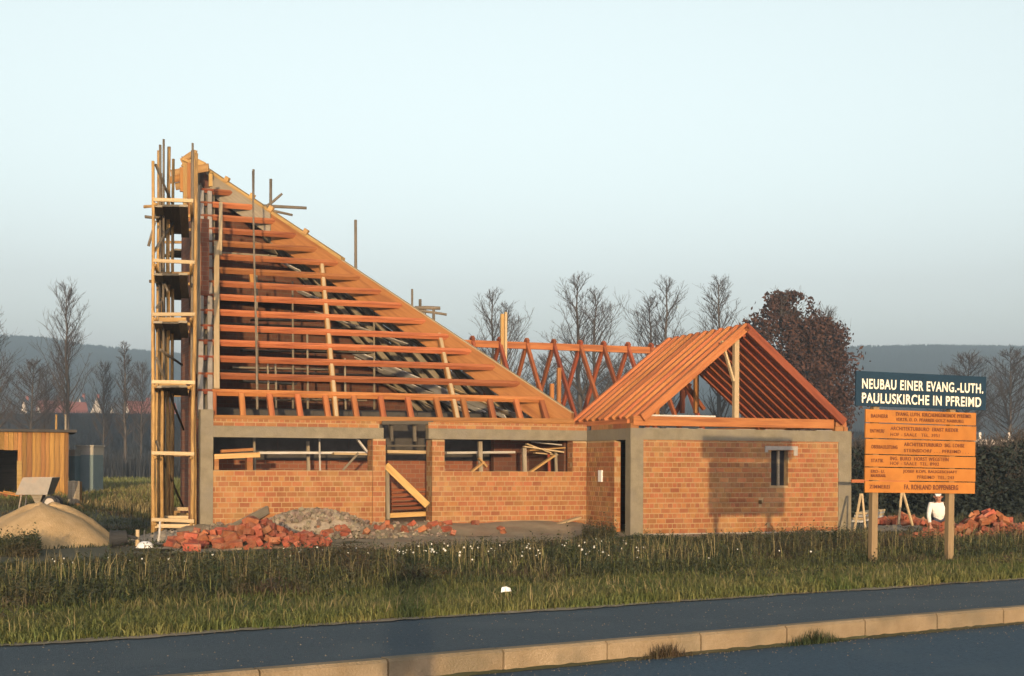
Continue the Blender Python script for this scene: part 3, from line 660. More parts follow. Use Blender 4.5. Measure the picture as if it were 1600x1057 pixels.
wbox('wall', 'inner_brick', linkr, -1.6, 3.2, LV - lw - .1, LV - lw + .14, ZB, lez - .14)
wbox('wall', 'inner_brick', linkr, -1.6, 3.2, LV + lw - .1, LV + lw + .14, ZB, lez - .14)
for px, yt, w, m in ((784.5, 491, .10, 'timber_yellow'), (790, 488, .07, 'timber_pale')):
    a = on_v(px, 575, LV - .1); beam('post', (a.x, LV - .1, lez), (a.x, LV - .1, on_v(px, yt, LV - .1).z), w, w, m, linkr)
for px, yt in ((873, 575), (862, 600)):
    a = on_v(px, 640, LV - 1); beam('post', (a.x, LV - 1, lez - .14), (a.x, LV - 1, on_v(px, yt, LV - 1).z), .11, .11, 'timber_orange', linkr)

# ------------------------------------------------------------------ scaffold at the tower end
sc0 = at(271, 728, 31.2); scaf = empty('scaffold', (sc0.x, sc0.y, gz(sc0.x, sc0.y)))
tag(scaf, 'tall yellow timber pole scaffold with plank platforms against the left end of the hall', 'scaffold')
def sl(p): return Vector(p) - scaf.location
vd = Vector((-math.sin(math.atan(490 / F_PX)), math.cos(math.atan(490 / F_PX)), 0))
def scp(px, py, dep=0.0):
    """point on the front frame of the scaffold moved back along the wall"""
    return at(px, py, 31.2) + vd * dep
zb = gz(sc0.x, sc0.y) - .05
def spole(pxb, pxt, ytop, dep=0.0, r=.046, m='pole', zbase=None):
    a = scp(pxb, 728, dep); b = scp(pxt, ytop, dep); a.z = zb if zbase is None else zbase
    return pole('standard', sl(a), sl(b), r, m, scaf)
spole(241, 239, 252); spole(300, 307, 240, r=.05); spole(305, 304, 425, .1, r=.045); spole(238.5, 238, 420, .2, r=.045)
for dep, pl, pr, yt in ((2.0, 241, 300, 205), (4.0, 241, 300, 214), (6.0, 242, 301, 230)):
    spole(pl, pl + 3, yt, dep); spole(pr, pr, 262 if dep > 2 else 205, dep, r=.05, m='pole' if dep > 2 else 'pole_dark')
spole(246, 248, 208, 1.2, m='pole_dark', r=.04); spole(251, 250, 330, 3.0, r=.045); spole(246, 246, 500, 1.0, r=.045)
for pb, pt_, yt, dep, m, r in ((253, 254, 202, 1.0, 'pole_dark', .035), (259, 262, 205, 1.6, 'pole', .055), (266, 268, 213, 2.4, 'pole', .045), (300, 300.5, 202, 1.4, 'pole_dark', .035), (253, 253, 600, .6, 'pole', .05), (260, 259, 520, 1.4, 'pole', .05), (265, 265, 560, 2.6, 'pole', .045)): spole(pb, pt_, yt, dep, r=r, m=m)
levels = [(313, 1), (408, 0), (492, 0), (597, 1), (708, 1), (812, 0)]
for y, big in levels:
    for dep in (0.0, 2.0, 4.0, 6.0):
        a, b = scp(random.uniform(237, 241) if dep == 0 else 240, y, dep), scp(random.uniform(302, 306), y + 1, dep); b.z = a.z + random.uniform(-.04, .04)
        if dep: a.z = b.z = scp(270, y, 0).z - .02
        m = 'timber_pale' if dep == 0 else 'pole'
        beam('ledger', sl(a) - Vector((0, .05, 0)), sl(b) - Vector((0, .05, 0)), .06, .085 if dep == 0 else .07, m, scaf)
    for px in (243, 299):
        a, b = scp(px, y, -.1), scp(px, y, 6.2); b.z = a.z = scp(270, y, 0).z - .11
        pole('putlog', sl(a), sl(b), .04, 'pole', scaf)
for y, ww in ((321, 4), (428, 4), (503, 4), (603, 4)):
    z = scp(270, y, 0).z
    for k in range(4):
        x0 = scp(246 + k * 13, 728, 0); a = x0 + vd * (-.12 + random.uniform(-.05, .1)); b = x0 + vd * random.uniform(3.6, 4.6); a.z = b.z = z - .03 + k * .004
        beam('platform_plank', sl(a), sl(b), .20, .05, 'timber_dark' if k in (1, 2) else 'timber_grey', scaf)
    if y in (503, 603):
        a, b = scp(249, y - 3, -.05), scp(291, y - 3, -.05); b.z = a.z; beam('toe_board', sl(a), sl(b), .04, .10, 'timber_yellow', scaf)
for (xa, ya, xb, yb, d0, d1) in ((244, 560, 284, 665, 0, 4), (243, 255, 272, 305, .2, 2), (240, 395, 268, 325, 0, 2), (245, 480, 262, 425, .1, 3), (244, 690, 283, 800, .2, 4), (246, 395, 262, 455, 3, 0), (250, 545, 282, 556, .3, 3), (232, 385, 243, 345, 0, 0)):
    pole('brace', sl(scp(xa, ya, d0)), sl(scp(xb, yb, d1)), .035, 'pole_dark', scaf)
for y, xa, xb in ((311, 222, 246), (327, 224, 250), (431, 231, 260)):
    a, b = scp(xa, y, 1.0), scp(xb, y, 1.0); b.z = a.z; pole('putlog_end', sl(a), sl(b), .04, 'pole_dark' if y > 315 else 'pole', scaf)
# low timbers at the foot
for y, xa, xb in ((801, 262, 300), (822, 243, 304), (812, 250, 303)):
    a, b = scp(xa, y, (822 - y) * .12), scp(xb, y, (822 - y) * .12); b.z = a.z; beam('foot_ledger', sl(a), sl(b), .09, .09, 'timber_pale', scaf)

# poles of the far scaffold rising behind the ridge
def cross(name, label, base, parts):
    p0 = Vector(base); o = empty(name, (p0.x, p0.y, 0)); tag(o, label, 'scaffold')
    for nm, a, b, r, m in parts: pole(nm, a - o.location, b - o.location, r, m, o)
bY = 43.5
def bp(px, py): return at(px, py, bY)
cross('far_scaffold', 'crossed scaffold poles rising behind the upper part of the sloping ridge', at(425, 728, bY),
      [('standard', Vector((at(424, 728, bY).x, bY, 0)), bp(423, 280), .06, 'pole_dark'), ('standard', Vector((at(399, 728, bY).x, bY, 0)), bp(396, 265), .05, 'pole_dark'),
       ('ledger', bp(402, 322), bp(479, 325.5), .06, 'pole_dark'), ('ledger', bp(404, 325), bp(457, 336.5), .05, 'pole_dark'), ('brace', bp(411, 327), bp(441, 303), .05, 'pole_dark')])
cross('far_scaffold', 'short crossed scaffold poles rising behind the lower part of the ridge', at(660, 728, bY),
      [('standard', Vector((at(648, 728, bY).x, bY, 0)), bp(644, 452), .045, 'pole_dark'), ('standard', Vector((at(656, 728, bY).x, bY, 0)), bp(656.5, 468), .06, 'pole_dark'), ('standard', Vector((at(677, 728, bY).x, bY, 0)), bp(677.5, 479), .06, 'pole_dark'),
       ('ledger', bp(648, 482), bp(688, 482), .07, 'pole_dark'), ('ledger', bp(655, 486), bp(698, 492), .05, 'pole_dark'), ('strut', bp(665, 505), bp(665, 484), .03, 'pole_dark')])
lp = at(557, 728, 43.0); o = pole('scaffold_pole', (lp.x, 43.0, 0), at(555.5, 344, 43.0), .06, 'pole_dark'); tag(o, 'single dark pole standing up behind the middle of the ridge', 'pole')
lp = wld(on_roof(402, 600, .15)); lq = wld(on_roof(396, 300, .15))
lp = at(402, 640, wld(on_roof(402, 600)).y - .3); 
o = pole('leaning_pole', lp, at(395, 268, 36.0), .03, 'pole_dark', bend=.01); tag(o, 'thin dark pole leaning up across the roof timbers near the left lath', 'pole')

# ------------------------------------------------------------------ site sign
sY = 22.2; sp = at(1436, 728, sY); sgz = gz(sp.x, sp.y)
sign = empty('site_sign', (sp.x, sp.y, sgz), 0); sign.rotation_euler = Euler((0, R(.7), R(20)), 'XYZ')
tag(sign, 'builders sign with blue heading board over six orange boards on two posts', 'sign')
sign_s = 22.2 / F_PX
def sz(py): return EYE - (py - HY - (1436 - CX) * ROLL) * sign_s - sgz
hb0, hb1 = sz(638), sz(584.5)
HWID = 2.57; head = wbox('heading_board', 'sign_blue', sign, -HWID / 2, HWID / 2, -.03, 0, hb0, hb1)
def text_part(name, s, width, height, x, z, y, m, parent, bold=.0, align='L'):
    cu = bpy.data.curves.new('t', 'FONT'); cu.body = s; cu.size = 1; cu.offset = bold; cu.extrude = .02; cu.space_character = 1.12
    tmp = bpy.data.objects.new('t', cu); col.objects.link(tmp); bpy.context.view_layer.update()
    me = bpy.data.meshes.new_from_object(tmp.evaluated_get(bpy.context.evaluated_depsgraph_get())); bpy.data.objects.remove(tmp); bpy.data.curves.remove(cu)
    co = np.zeros(len(me.vertices) * 3, np.float32); me.vertices.foreach_get('co', co); co = co.reshape(-1, 3)
    mn, mx = co.min(0), co.max(0); co[:, :2] = (co[:, :2] - mn[:2]) / (mx[:2] - mn[:2])
    out = np.stack([co[:, 0] * width, -(co[:, 2] - mn[2]) / max(mx[2] - mn[2], 1e-6) * .004, co[:, 1] * height], -1)
    me.vertices.foreach_set('co', out.ravel().astype(np.float32)); me.update(); me.name = name; me.materials.clear()
    o = link(name, me, m, parent); p = parent.location; o.location = (x - p.x, y - p.y, z - p.z); return o
kx = HWID / 203.0
def sx(px): return (px - 1436.5) * kx
text_part('lettering', 'NEUBAU EINER EVANG.-LUTH.', sx(1533) - sx(1344), .165, sx(1344), hb1 - .285, -.032, 'letter_white', head, bold=.022)
text_part('lettering', 'PAULUSKIRCHE IN PFREIMD', sx(1530) - sx(1344), .165, sx(1344), hb1 - .515, -.032, 'letter_white', head, bold=.022)
OW = 2.175; oz1, oz0 = sz(642), sz(771.5)
rows = [('BAUHERR', 1358, 26, ['EVANG. LUTH. KIRCHENGEMEINDE PFREIMD', 'VERTR. D. D. PFARRER GOLZ NABBURG'], 1396, (118, 106)),
        ('ENTWURF', 1357, 22, ['ARCHITEKTURBURO  ERNST RIEDER', 'HOF - SAALE   TEL. 3951'], 1388, (106, 76)),
        ('OBERBAULEITUNG', 1359, 40, ['ARCHITEKTURBURO  SIG. LOHSE', 'STEINSDORF . . . PFREIMD . . .'], 1409, (95, 102)),
        ('STATIK', 1359, 19, ['ING. BURO  HORST WEGSTEIN', 'HOF - SAALE  TEL. 8902'], 1388, (91, 76)),
        ('ERD- UND MAURERARB.', 1359, 23, ['JOSEF KOPL BAUGESCHAFT', 'PFREIMD  TEL. 243'], 1408, (85, 58)),
        ('ZIMMEREI', 1357, 31, ['FA. ROHLAND ROPPENBERG'], 1410, (85,))]
edges_y = [642, 663.5, 687.5, 712, 731.5, 752.5, 771.5]
for i, (lab, lx, lw_, lines, tx, tw) in enumerate(rows):
    zt, zb_ = sz(edges_y[i]) - .008, sz(edges_y[i + 1]) + .008
    bo = wbox('board', 'sign_orange', sign, -OW / 2 + random.uniform(-.006, .006), OW / 2 + random.uniform(-.008, .008), -.03 - .002 * (i % 2), 0, zb_, zt)
    hgt = zt - zb_; yy = -.036
    if i == 4:
        text_part('lettering', 'ERD- U.', lw_ * kx * .9, .05, sx(lx), zb_ + hgt * .58, yy, 'letter_dark', bo, bold=.02); text_part('lettering', 'MAURERARB.', lw_ * kx, .05, sx(lx), zb_ + hgt * .25, yy, 'letter_dark', bo, bold=.02)
    else: text_part('lettering', lab, lw_ * kx, .06, sx(lx), zb_ + hgt * .36, yy, 'letter_dark', bo, bold=.02)
    if len(lines) == 2:
        text_part('lettering', lines[0], tw[0] * kx, .062, sx(tx), zb_ + hgt * .57, yy, 'letter_dark', bo, bold=.02); text_part('lettering', lines[1], tw[1] * kx, .055, sx(tx + (22 if i == 4 else 0)), zb_ + hgt * .17, yy, 'letter_dark', bo, bold=.012)
    else: text_part('lettering', lines[0], tw[0] * kx, .085, sx(tx), zb_ + hgt * .3, yy, 'letter_dark', bo, bold=.03)
wbox('backing_frame', 'post', sign, -OW / 2 + .05, OW / 2 - .05, .003, .03, oz0 + .05, oz0 + .13)
wbox('backing_frame', 'post', sign, -OW / 2 + .05, OW / 2 - .05, .003, .03, oz1 - .2, oz1 - .1)
for px in (1370, 1489):
    x = sx(px); wbox('post', 'post', sign, x - .055, x + .055, .032, .13, -.25, hb1 - .05)
beam('stay', (sx(1487), .16, oz0 - .12), (sx(1511), .35, oz0 - .52), .05, .09, 'post', sign)

# ------------------------------------------------------------------ heaps, loose bricks, planks
LB = mesh_py('loose_brick', box_v(-.12, .12, -.0575, .0575, -.0565, .0565), BOXF)
bm = bmesh.new(); bm.from_mesh(LB); bmesh.ops.bevel(bm, geom=list(bm.edges), offset=.006, segments=1, affect='EDGES'); bm.to_mesh(LB); bm.free(); LB.materials.append(MATS['loose_brick'])
def brick_heap(pts, label, group, seed):
    rr = random.Random(seed)
    for p in pts:
        o = bpy.data.objects.new('loose_brick', LB); col.objects.link(o); o.location = p
        o.rotation_euler = (rr.uniform(-.7, .7) + rr.choice([0, 0, 1.57]), rr.uniform(-.6, .6), rr.uniform(0, 6.28)); s = rr.uniform(.95, 1.15); o.scale = (s * rr.choice([1, 1, 1, .8, .55]), s, s); tag(o, label, 'brick', group)
def heap_points(cx, cy, ax, ay, h, rot, n, seed, dmin=.17):
    rr = random.Random(seed); out = []; tries = 0
    while len(out) < n and tries < 9000:
        tries += 1; a = rr.uniform(-1, 1); b = rr.uniform(-1, 1); q = a * a + b * b
        if q > 1: continue
        x = cx + a * ax * math.cos(rot) - b * ay * math.sin(rot); y = cy + a * ax * math.sin(rot) + b * ay * math.cos(rot)
        z = gz(x, y) + .06 + h * (1 - q) ** .8 * (1 + .25 * math.sin(a * 7 + 1)) * rr.uniform(.55, 1.0)
        if all((x - o[0]) ** 2 + (y - o[1]) ** 2 + (z - o[2]) ** 2 > dmin ** 2 for o in out): out.append((x, y, z))
    return out
hc = at(388, 728, 27.6)
pts = heap_points(hc.x, hc.y, 1.62, .85, .42, R(8), 150, 2, .165)
brick_heap(pts, 'loose red brick tumbled in the heap before the left wall of the hall', 'bricks in the heap before the hall', 4)
rc = at(1537, 728, 30.5)
pts2 = heap_points(rc.x, rc.y, 1.55, .8, .50, R(10), 125, 6, .165)
brick_heap(pts2, 'loose red brick tumbled in the heap behind the sign post at the right edge', 'bricks in the heap at the right', 9)
rc = at(1450, 728, 29.8); pts3 = heap_points(rc.x, rc.y, .65, .5, .12, 0, 22, 8, .17)
brick_heap(pts3, 'loose red brick scattered on the ground before the crouching worker', 'bricks scattered before the worker', 10)
for px, py, Yv, lab in ((300, 868, 25.6, 'single red brick lying alone in the grass before the brick heap'),):
    p = at(px, py, Yv); o = bpy.data.objects.new('loose_brick', LB); col.objects.link(o); o.location = (p.x, p.y, gz(p.x, p.y) + .12); o.rotation_euler = (.1, .05, .2); o.scale = (1.4, 1.3, 1.3); tag(o, lab, 'brick')
rr = random.Random(12)
spots = []
for k in range(26):
    px = rr.uniform(490, 790); q = on_v(px, 832, HV - rr.uniform(.5, 1.6)); w_ = wld(q); spots.append((w_.x, w_.y, gz(w_.x, w_.y) + .07 + .24 * float(sstep(HV - 1.9, HV - .15, q.y))))
brick_heap(spots, 'broken red brick strewn along the foot of the hall wall', 'bricks strewn before the hall wall', 13)
def mound(name, cx, cy, ax, ay, h, m, label, cat, seed, rot=0.0, rough=.05, power=.9, n=48, kind=None):
    rr = random.Random(seed); ph = [rr.uniform(0, 6.28) for _ in range(6)]; v = [(0, 0, h)]; f = []; rings = 14
    for i in range(1, rings + 1):
        q = i / rings
        for j in range(n):
            a = 2 * math.pi * j / n; k = 1 + .07 * math.sin(2 * a + ph[0]) + .05 * math.sin(3 * a + ph[1]) + .03 * math.sin(7 * a + ph[2])
            x, y = q * ax * k * math.cos(a), q * ay * k * math.sin(a); z = h * (1 - q ** 2.1) ** (power * 1.5) * (1 + .08 * math.sin(3 * a + ph[3])) + rr.uniform(-rough, rough) * .5 * (1 - q * q) - .04 * q
            X, Y = x * math.cos(rot) - y * math.sin(rot), x * math.sin(rot) + y * math.cos(rot)
            v.append((X, Y, z + gz(cx + X, cy + Y) - gz(cx, cy) - (.06 if i == rings else 0)))
    for j in range(n): f.append((0, 1 + j, 1 + (j + 1) % n))
    for i in range(rings - 1):
        for j in range(n): a, b = 1 + i * n + j, 1 + i * n + (j + 1) % n; f.append((a, a + n, b + n, b))
    o = link(name, mesh_py(name, v, f, True), m); o.location = (cx, cy, gz(cx, cy)); tag(o, label, cat, kind=kind); return o
sc = at(72, 728, 28.6); mound('sand_heap', sc.x, sc.y, 1.82, 1.5, .82, 'sand', 'smooth heap of yellow building sand at the left edge', 'sand heap', 5, rough=.05)
gc = wld(on_v(490, 830, HV - .55)); mound('rubble_heap', gc.x, gc.y, 1.75, .65, .62, 'gravel', 'low grey heap of gravel and mortar against the left wall of the hall', 'rubble heap', 8, rot=ALPHA, rough=.08, power=.7)
gc2 = at(262, 728, 29.6); mound('rubble_heap', gc2.x, gc2.y, .9, .6, .22, 'gravel', 'small grey rubble mound at the foot of the scaffold', 'rubble heap', 18, rough=.08, power=.7)
def plank_thing(label, a, b, w, h, m, lift=0.0):
    o = beam('plank', a, b, w, h, m); tag(o, label, 'plank'); return o
def gp_(px, py, v): return wld(on_v(px, py, v))
plank_thing('dark weathered board sloping up from the brick heap against the hall wall', gp_(352, 832, HV - 1.3), gp_(418, 797, HV - .12), .06, .2, 'timber_grey')
plank_thing('light board lying beside the dark sloping board', gp_(360, 831, HV - 1.0), gp_(408, 817, HV - .4), .22, .05, 'timber_yellow')
plank_thing('white board lying on the ground before the doorway', gp_(597, 840, HV - 1.2), gp_(712, 830, HV - .9), .16, .06, 'lime')
plank_thing('pale plank propped against the foot of the right hall wall', gp_(846, 827, HV - .8), gp_(905, 809, HV - .15), .16, .05, 'timber_pale')
plank_thing('short yellow plank flat on the ground by the annex corner', gp_(838, 830, HV - .7), gp_(912, 826, HV - .4), .25, .06, 'timber_yellow')
plank_thing('long pale plank standing aslant in the hall doorway', wld(on_v(603, 727, HV + .25)), wld(on_v(668, 790, HV - .1)), .05, .17, 'timber_yellow')
plank_thing('yellow threshold plank across the floor of the doorway', wld(on_v(602, 806, HV + .9)), wld(on_v(664, 803, HV + .9)), .2, .12, 'timber_yellow')
for k in range(5): 
    a = wld(on_v(612, 795 - k * 7, HV + 1.6)); b = wld(on_v(664, 793 - k * 7, HV + 1.6)); plank_thing('red lath stacked behind the doorway of the hall', a, b, .06, .06, 'timber_dark_red')['group'] = 'laths behind the doorway'

mat('rubble', (.12, .094, .066), (.19, .15, .108), scale=5, rnd=.4, hue_rnd=.03, bump=.4)
mb = MB(); rr = random.Random(33)
for k in range(1150):
    if k < 550: q = on_v(rr.uniform(318, 700), 830, HV - rr.uniform(.05, 2.3)); base = .04 + .24 * float(sstep(HV - 1.9, HV - .15, q.y))
    else: q = on_v(490 + rr.gauss(0, 48), 830, HV - .55 + rr.gauss(0, .28)); d_ = ((q.x - on_v(490, 830, HV - .55).x) / 1.75) ** 2 + ((q.y - HV + .55) / .65) ** 2; base = .62 * max(0, 1 - d_ ** 1.05) ** 1.05 + .01
    w_ = wld(q); r_ = rr.uniform(.012, .045) * (1.3 if rr.random() < .1 else 1); M = Matrix.Translation((w_.x, w_.y, gz(w_.x, w_.y) + base + r_ * .3)) @ Euler((rr.uniform(-1, 1), rr.uniform(-1, 1), rr.uniform(0, 6))).to_matrix().to_4x4()
    mb.add([M @ Vector((x * r_ * rr.uniform(.7, 1.3), y * r_ * rr.uniform(.6, 1.2), z * r_ * .8)) for x, y, z in box_v(-1, 1, -1, 1, -1, 1)], BOXF)
tag(mb.build('rubble_stones', 'rubble'), 'small stones and mortar crumbs strewn along the hall wall', 'rubble', kind='stuff')

# ------------------------------------------------------------------ left edge: shed, huts, barrow, small things
sh_Y = 44.5; sr = at(107, 728, sh_Y); sz0 = gz(sr.x, sr.y) - .05
shed = empty('timber_shed', (sr.x, sr.y, sz0), R(20)); tag(shed, 'timber site shed of upright orange boards with a dark doorway', 'shed')
shz = at(60, 676, sh_Y).z - sz0; sw = 6.2; k_ = sh_Y / F_PX
def shed_x(px):
    d = (px - CX) / F_PX; c_, s_ = math.cos(R(20)), math.sin(R(20)); return -(sr.x - d * sr.y) / (c_ - d * s_)
d0, d1 = shed_x(26), shed_x(-12); dz0, dz1 = at(0, 770, sh_Y).z - sz0, at(0, 704, sh_Y).z - sz0
x = -sw; rr = random.Random(21)
while x < -.01:
    w = rr.uniform(.11, .17); x1 = min(x + w, 0); xm = (x + x1) / 2
    spans = [(0.0, shz)]
    if d1 < xm < d0: spans = [(0, max(dz0, .05)), (dz1, shz)]
    for lo, hi in spans: wbox('board', 'shed_board', shed, x + .004, x1 - .004, rr.uniform(-.028, -.02), 0, lo + rr.uniform(0, .03), hi)
    x += w
wbox('side_wall', 'shed_board', shed, -.04, -.002, .004, 3.0, 0, shz)
wbox('back_wall', 'timber_dark', shed, -sw, 0, 3.0, 3.05, 0, shz)
wbox('door_leaf', 'timber_yellow', shed, d0 + .01, d0 + .16, -.06, -.03, dz0 + .02, dz1 - .35)
wbox('roof', 'roof_felt', shed, -sw - .2, .25, -.2, 3.2, shz + .002, shz + .09)
wbox('sill_beam', 'timber_dark_red', shed, -sw, -1.6, -.12, -.03, dz0 - .14, dz0 - .02)
for px in (88, 102.5):
    a = at(px, 672, sh_Y + 1.5); o = pole('post_stake', (a.x, a.y, gz(a.x, a.y)), at(px, 648, sh_Y + 1.5), .045, 'pole' if px < 95 else 'timber_grey'); tag(o, 'yellow stake standing up behind the shed roof' if px < 95 else 'grey stake standing up behind the shed corner', 'stake')
def hut(label, px0, px1, yt, yb, Yv, yband, mtop):
    a, b = at(px0, yb, Yv), at(px1, yt, Yv); h = empty('site_hut', ((a.x + b.x) / 2, Yv, min(gz(a.x, Yv), a.z)), R(-3)); tag(h, label, 'hut'); w = (b.x - a.x) / 2; zt = b.z - h.location.z; zm = at(px0, yband, Yv).z - h.location.z
    wbox('body', 'hut_blue', h, -w, w, 0, 1.0, 0, zm); wbox('upper_panel', mtop, h, -w, w, .002, .998, zm + .002, zt); wbox('roof', 'hut_pale', h, -w - .04, w + .04, -.05, 1.05, zt + .002, zt + .05); wbox('door', 'hut_blue', h, -w * .7, w * .7, -.025, -.002, .1, zm - .12)
hut('pale topped blue grey site hut beside the timber shed', 119, 146, 698, 752, 47.5, 711, 'hut_pale')
hut('narrow blue grey hut squeezed between shed and pale topped hut', 107.5, 117.5, 705, 752, 47.0, 713, 'hut_pale')
cb_ = at(115.5, 785, 40.0); crate = empty('wooden_crate', (cb_.x, 40, gz(cb_.x, 40)), R(6)); tag(crate, 'upright brown wooden crate at the corner of the shed', 'crate')
ch = at(115, 752, 40).z - gz(cb_.x, 40)
for i in range(3): wbox('slat', 'timber_grey', crate, -.17 + i * .115, -.17 + i * .115 + .108, -.02, 0, 0, ch)
wbox('body', 'timber_orange', crate, -.165, .165, .002, .34, .0, ch - .02)
pb = at(120, 788, 39.5); plank_thing('short orange plank leaning out from the foot of the wooden crate', pb, at(140, 802, 38.8), .12, .05, 'timber_orange')
# barrow
wb = at(58, 797, 37.5); bar = empty('wheelbarrow', (wb.x, 37.5, gz(wb.x, 37.5)), R(5)); tag(bar, 'grey steel tipping barrow standing behind the sand heap', 'wheelbarrow')
kk = 37.5 / F_PX; bzt, bzb = at(58, 746, 37.5).z - bar.location.z, at(58, 773, 37.5).z - bar.location.z
def tray():
    tx0, tx1, bx0, bx1 = -14 * kk, 28 * kk, -29 * kk, 19 * kk; mb = MB()
    o = [(-.50, -.36, bzb), (.36, -.36, bzb), (.36, .36, bzb), (-.50, .36, bzb), (-.27, -.45, bzt), (.52, -.45, bzt), (.52, .45, bzt), (-.27, .45, bzt)]
    i = [(x * .95, y * .93, z + (.03 if z == bzb else 0)) for x, y, z in o]
    mb.add(o + i, [(0, 3, 2, 1), (0, 1, 5, 4), (1, 2, 6, 5), (2, 3, 7, 6), (3, 0, 4, 7), (8, 9, 10, 11), (8, 12, 13, 9), (9, 13, 14, 10), (10, 14, 15, 11), (11, 15, 12, 8), (4, 5, 13, 12), (5, 6, 14, 13), (6, 7, 15, 14), (7, 4, 12, 15)])
    return mb.build('tray', 'steel_grey', bar)
tray()
MB().add([(-.12, -.2, bzb), (.2, -.2, bzb), (.2, .2, bzb), (-.12, .2, bzb), (0, -.16, .16), (.1, -.16, .16), (.1, .16, .16), (0, .16, .16)], [(0, 1, 5, 4), (1, 2, 6, 5), (2, 3, 7, 6), (3, 0, 4, 7), (4, 5, 6, 7)]).build('undercarriage', 'timber_grey', bar)
for yy in (-.3, .3):
    wr = .20; wz = wr; w = MB().tube((.42, yy - .04, wz), (.42, yy + .04, wz), wr, n=18).build('wheel', 'rubber', bar)
    MB().tube((.42, yy - .05, wz), (.42, yy + .05, wz), wr * .66, n=14).build('rim', 'steel_grey', w)
    MB().tube((-.42, yy, bzb - .03), (-1.0, yy, bzb + .08), .02).build('handle', 'timber_orange', bar)
    MB().tube((-.35, yy, bzb), (-.42, yy, 0), .02).build('leg', 'steel_grey', bar)
    MB().tube((.3, yy * .8, bzb), (.42, yy, wz), .022).build('axle_arm', 'steel_grey', bar)
# tub, bowl, stakes
tb = at(187, 850, 27.0); tub = empty('dark_tub', (tb.x, 27, gz(tb.x, 27)), R(20)); tag(tub, 'dark rounded mortar tub tipped over beside the sand heap', 'tub')
MB().tube((-.16, 0, .2), (.14, 0, .24), .17, .13, n=16).build('body', 'rubber', tub, smooth=False); MB().tube((.14, 0, .26), (.34, 0, .2), .03).build('spout', 'rubber', tub); MB().tube((-.16, 0, .2), (-.19, 0, .2), .185, n=16).build('rim', 'rubber', tub)
bo_ = at(227, 857, 26.6); bowl = empty('enamel_bowl', (bo_.x, 26.6, gz(bo_.x, 26.6) + .06)); tag(bowl, 'shiny white enamel bowl lying upturned beside the dark tub', 'bowl')
v = []; f = []
for i in range(9):
    a = math.pi / 2 * i / 8
    for j in range(20): b = 2 * math.pi * j / 20; v.append((.17 * math.sin(a) * math.cos(b), .17 * math.sin(a) * math.sin(b), .12 * math.cos(a)))
for i in range(8):
    for j in range(20): p = i * 20 + j; q = i * 20 + (j + 1) % 20; f.append((p, p + 20, q + 20, q))
link('shell', mesh_py('shell', v, f, True), 'enamel', bowl); MB().tube((0, 0, -.012), (0, 0, .004), .185, n=20).build('rim', 'enamel', bowl)
for px, y0, y1, Yv, r, m, lab in ((222, 852, 829, 26.9, .02, 'wire', 'bent dark rod stuck in the ground by the white bowl'), (215, 850, 828, 27.4, .05, 'timber_pale', 'short pale peg behind the white bowl'), (246, 838, 815, 27.8, .025, 'timber_silver', 'thin grey stick leaning at the foot of the scaffold')):
    a = at(px, y0, Yv); b = at(px + (4 if r < .03 else 0), y1, Yv); a.z = gz(a.x, a.y) - .03; o = pole('peg', a, b, r, m); tag(o, lab, 'peg')
# right edge: trestle, plank stack, low slab
def trestle():
    t = empty('trestle', (at(1378, 728, 33.5).x, 33.5, 0)); t.location.z = gz(t.location.x, 33.5); tag(t, 'thin legged wooden trestle standing behind the sign', 'trestle')
    for a, b in (((1345, 772), (1334, 834)), ((1411, 768), (1426, 822)), ((1347, 772), (1352, 826)), ((1409, 768), (1404, 820))):
        beam('leg', at(*b, 33.3) - t.location, at(*a, 33.6) - t.location, .05, .05, 'timber_pale', t)
    beam('rail', at(1330, 752, 33.6) - t.location, at(1420, 753, 33.6) - t.location, .09, .08, 'timber_red', t)
trestle()
for k in range(4):
    a, b = at(1339 + k * 2, 815 - k * 4.2, 34.6), at(1372 + k, 806 - k * 3, 35.4); plank_thing('pale board stacked behind the right corner post of the annex', a, b, .3, .05, 'timber_pale' if k % 2 else 'timber_silver')['group'] = 'boards behind the annex corner'
ps = at(1390, 728, 34.8); lowc = mound('mortar_heap', ps.x, ps.y, .9, .5, .18, 'gravel', 'low grey mortar heap under the sign behind the left post', 'rubble heap', 31, rough=.04)
pts4 = heap_points(at(1405, 728, 36.5).x, 36.5, .8, .35, .2, 0, 34, 14, .15); brick_heap([(p[0], p[1], p[2] + .12) for p in pts4], 'red brick stacked low behind the trestle', 'bricks behind the trestle', 15)
pl = at(790, 938, 14.6); 
v = [(-.09, -.03, 0), (0, -.05, .03), (.1, -.02, .01), (-.07, .05, .05), (.01, .04, .075), (.09, .06, .03)]
v += [(x, y, z - .004) for x, y, z in v]
o = link('paper_scrap', mesh_py('paper_scrap', v, [(0, 1, 4, 3), (1, 2, 5, 4), (9, 10, 7, 6), (10, 11, 8, 7), (0, 6, 7, 1), (1, 7, 8, 2), (2, 8, 11, 5), (5, 11, 10, 4), (4, 10, 9, 3), (3, 9, 6, 0)]), 'paper'); o.location = (pl.x, pl.y, gz(pl.x, pl.y) + .13); tag(o, 'crumpled scrap of white paper on the light verge grass', 'paper'); o.rotation_euler = (.5, 0, .2); o.scale = (.6, .6, .6)

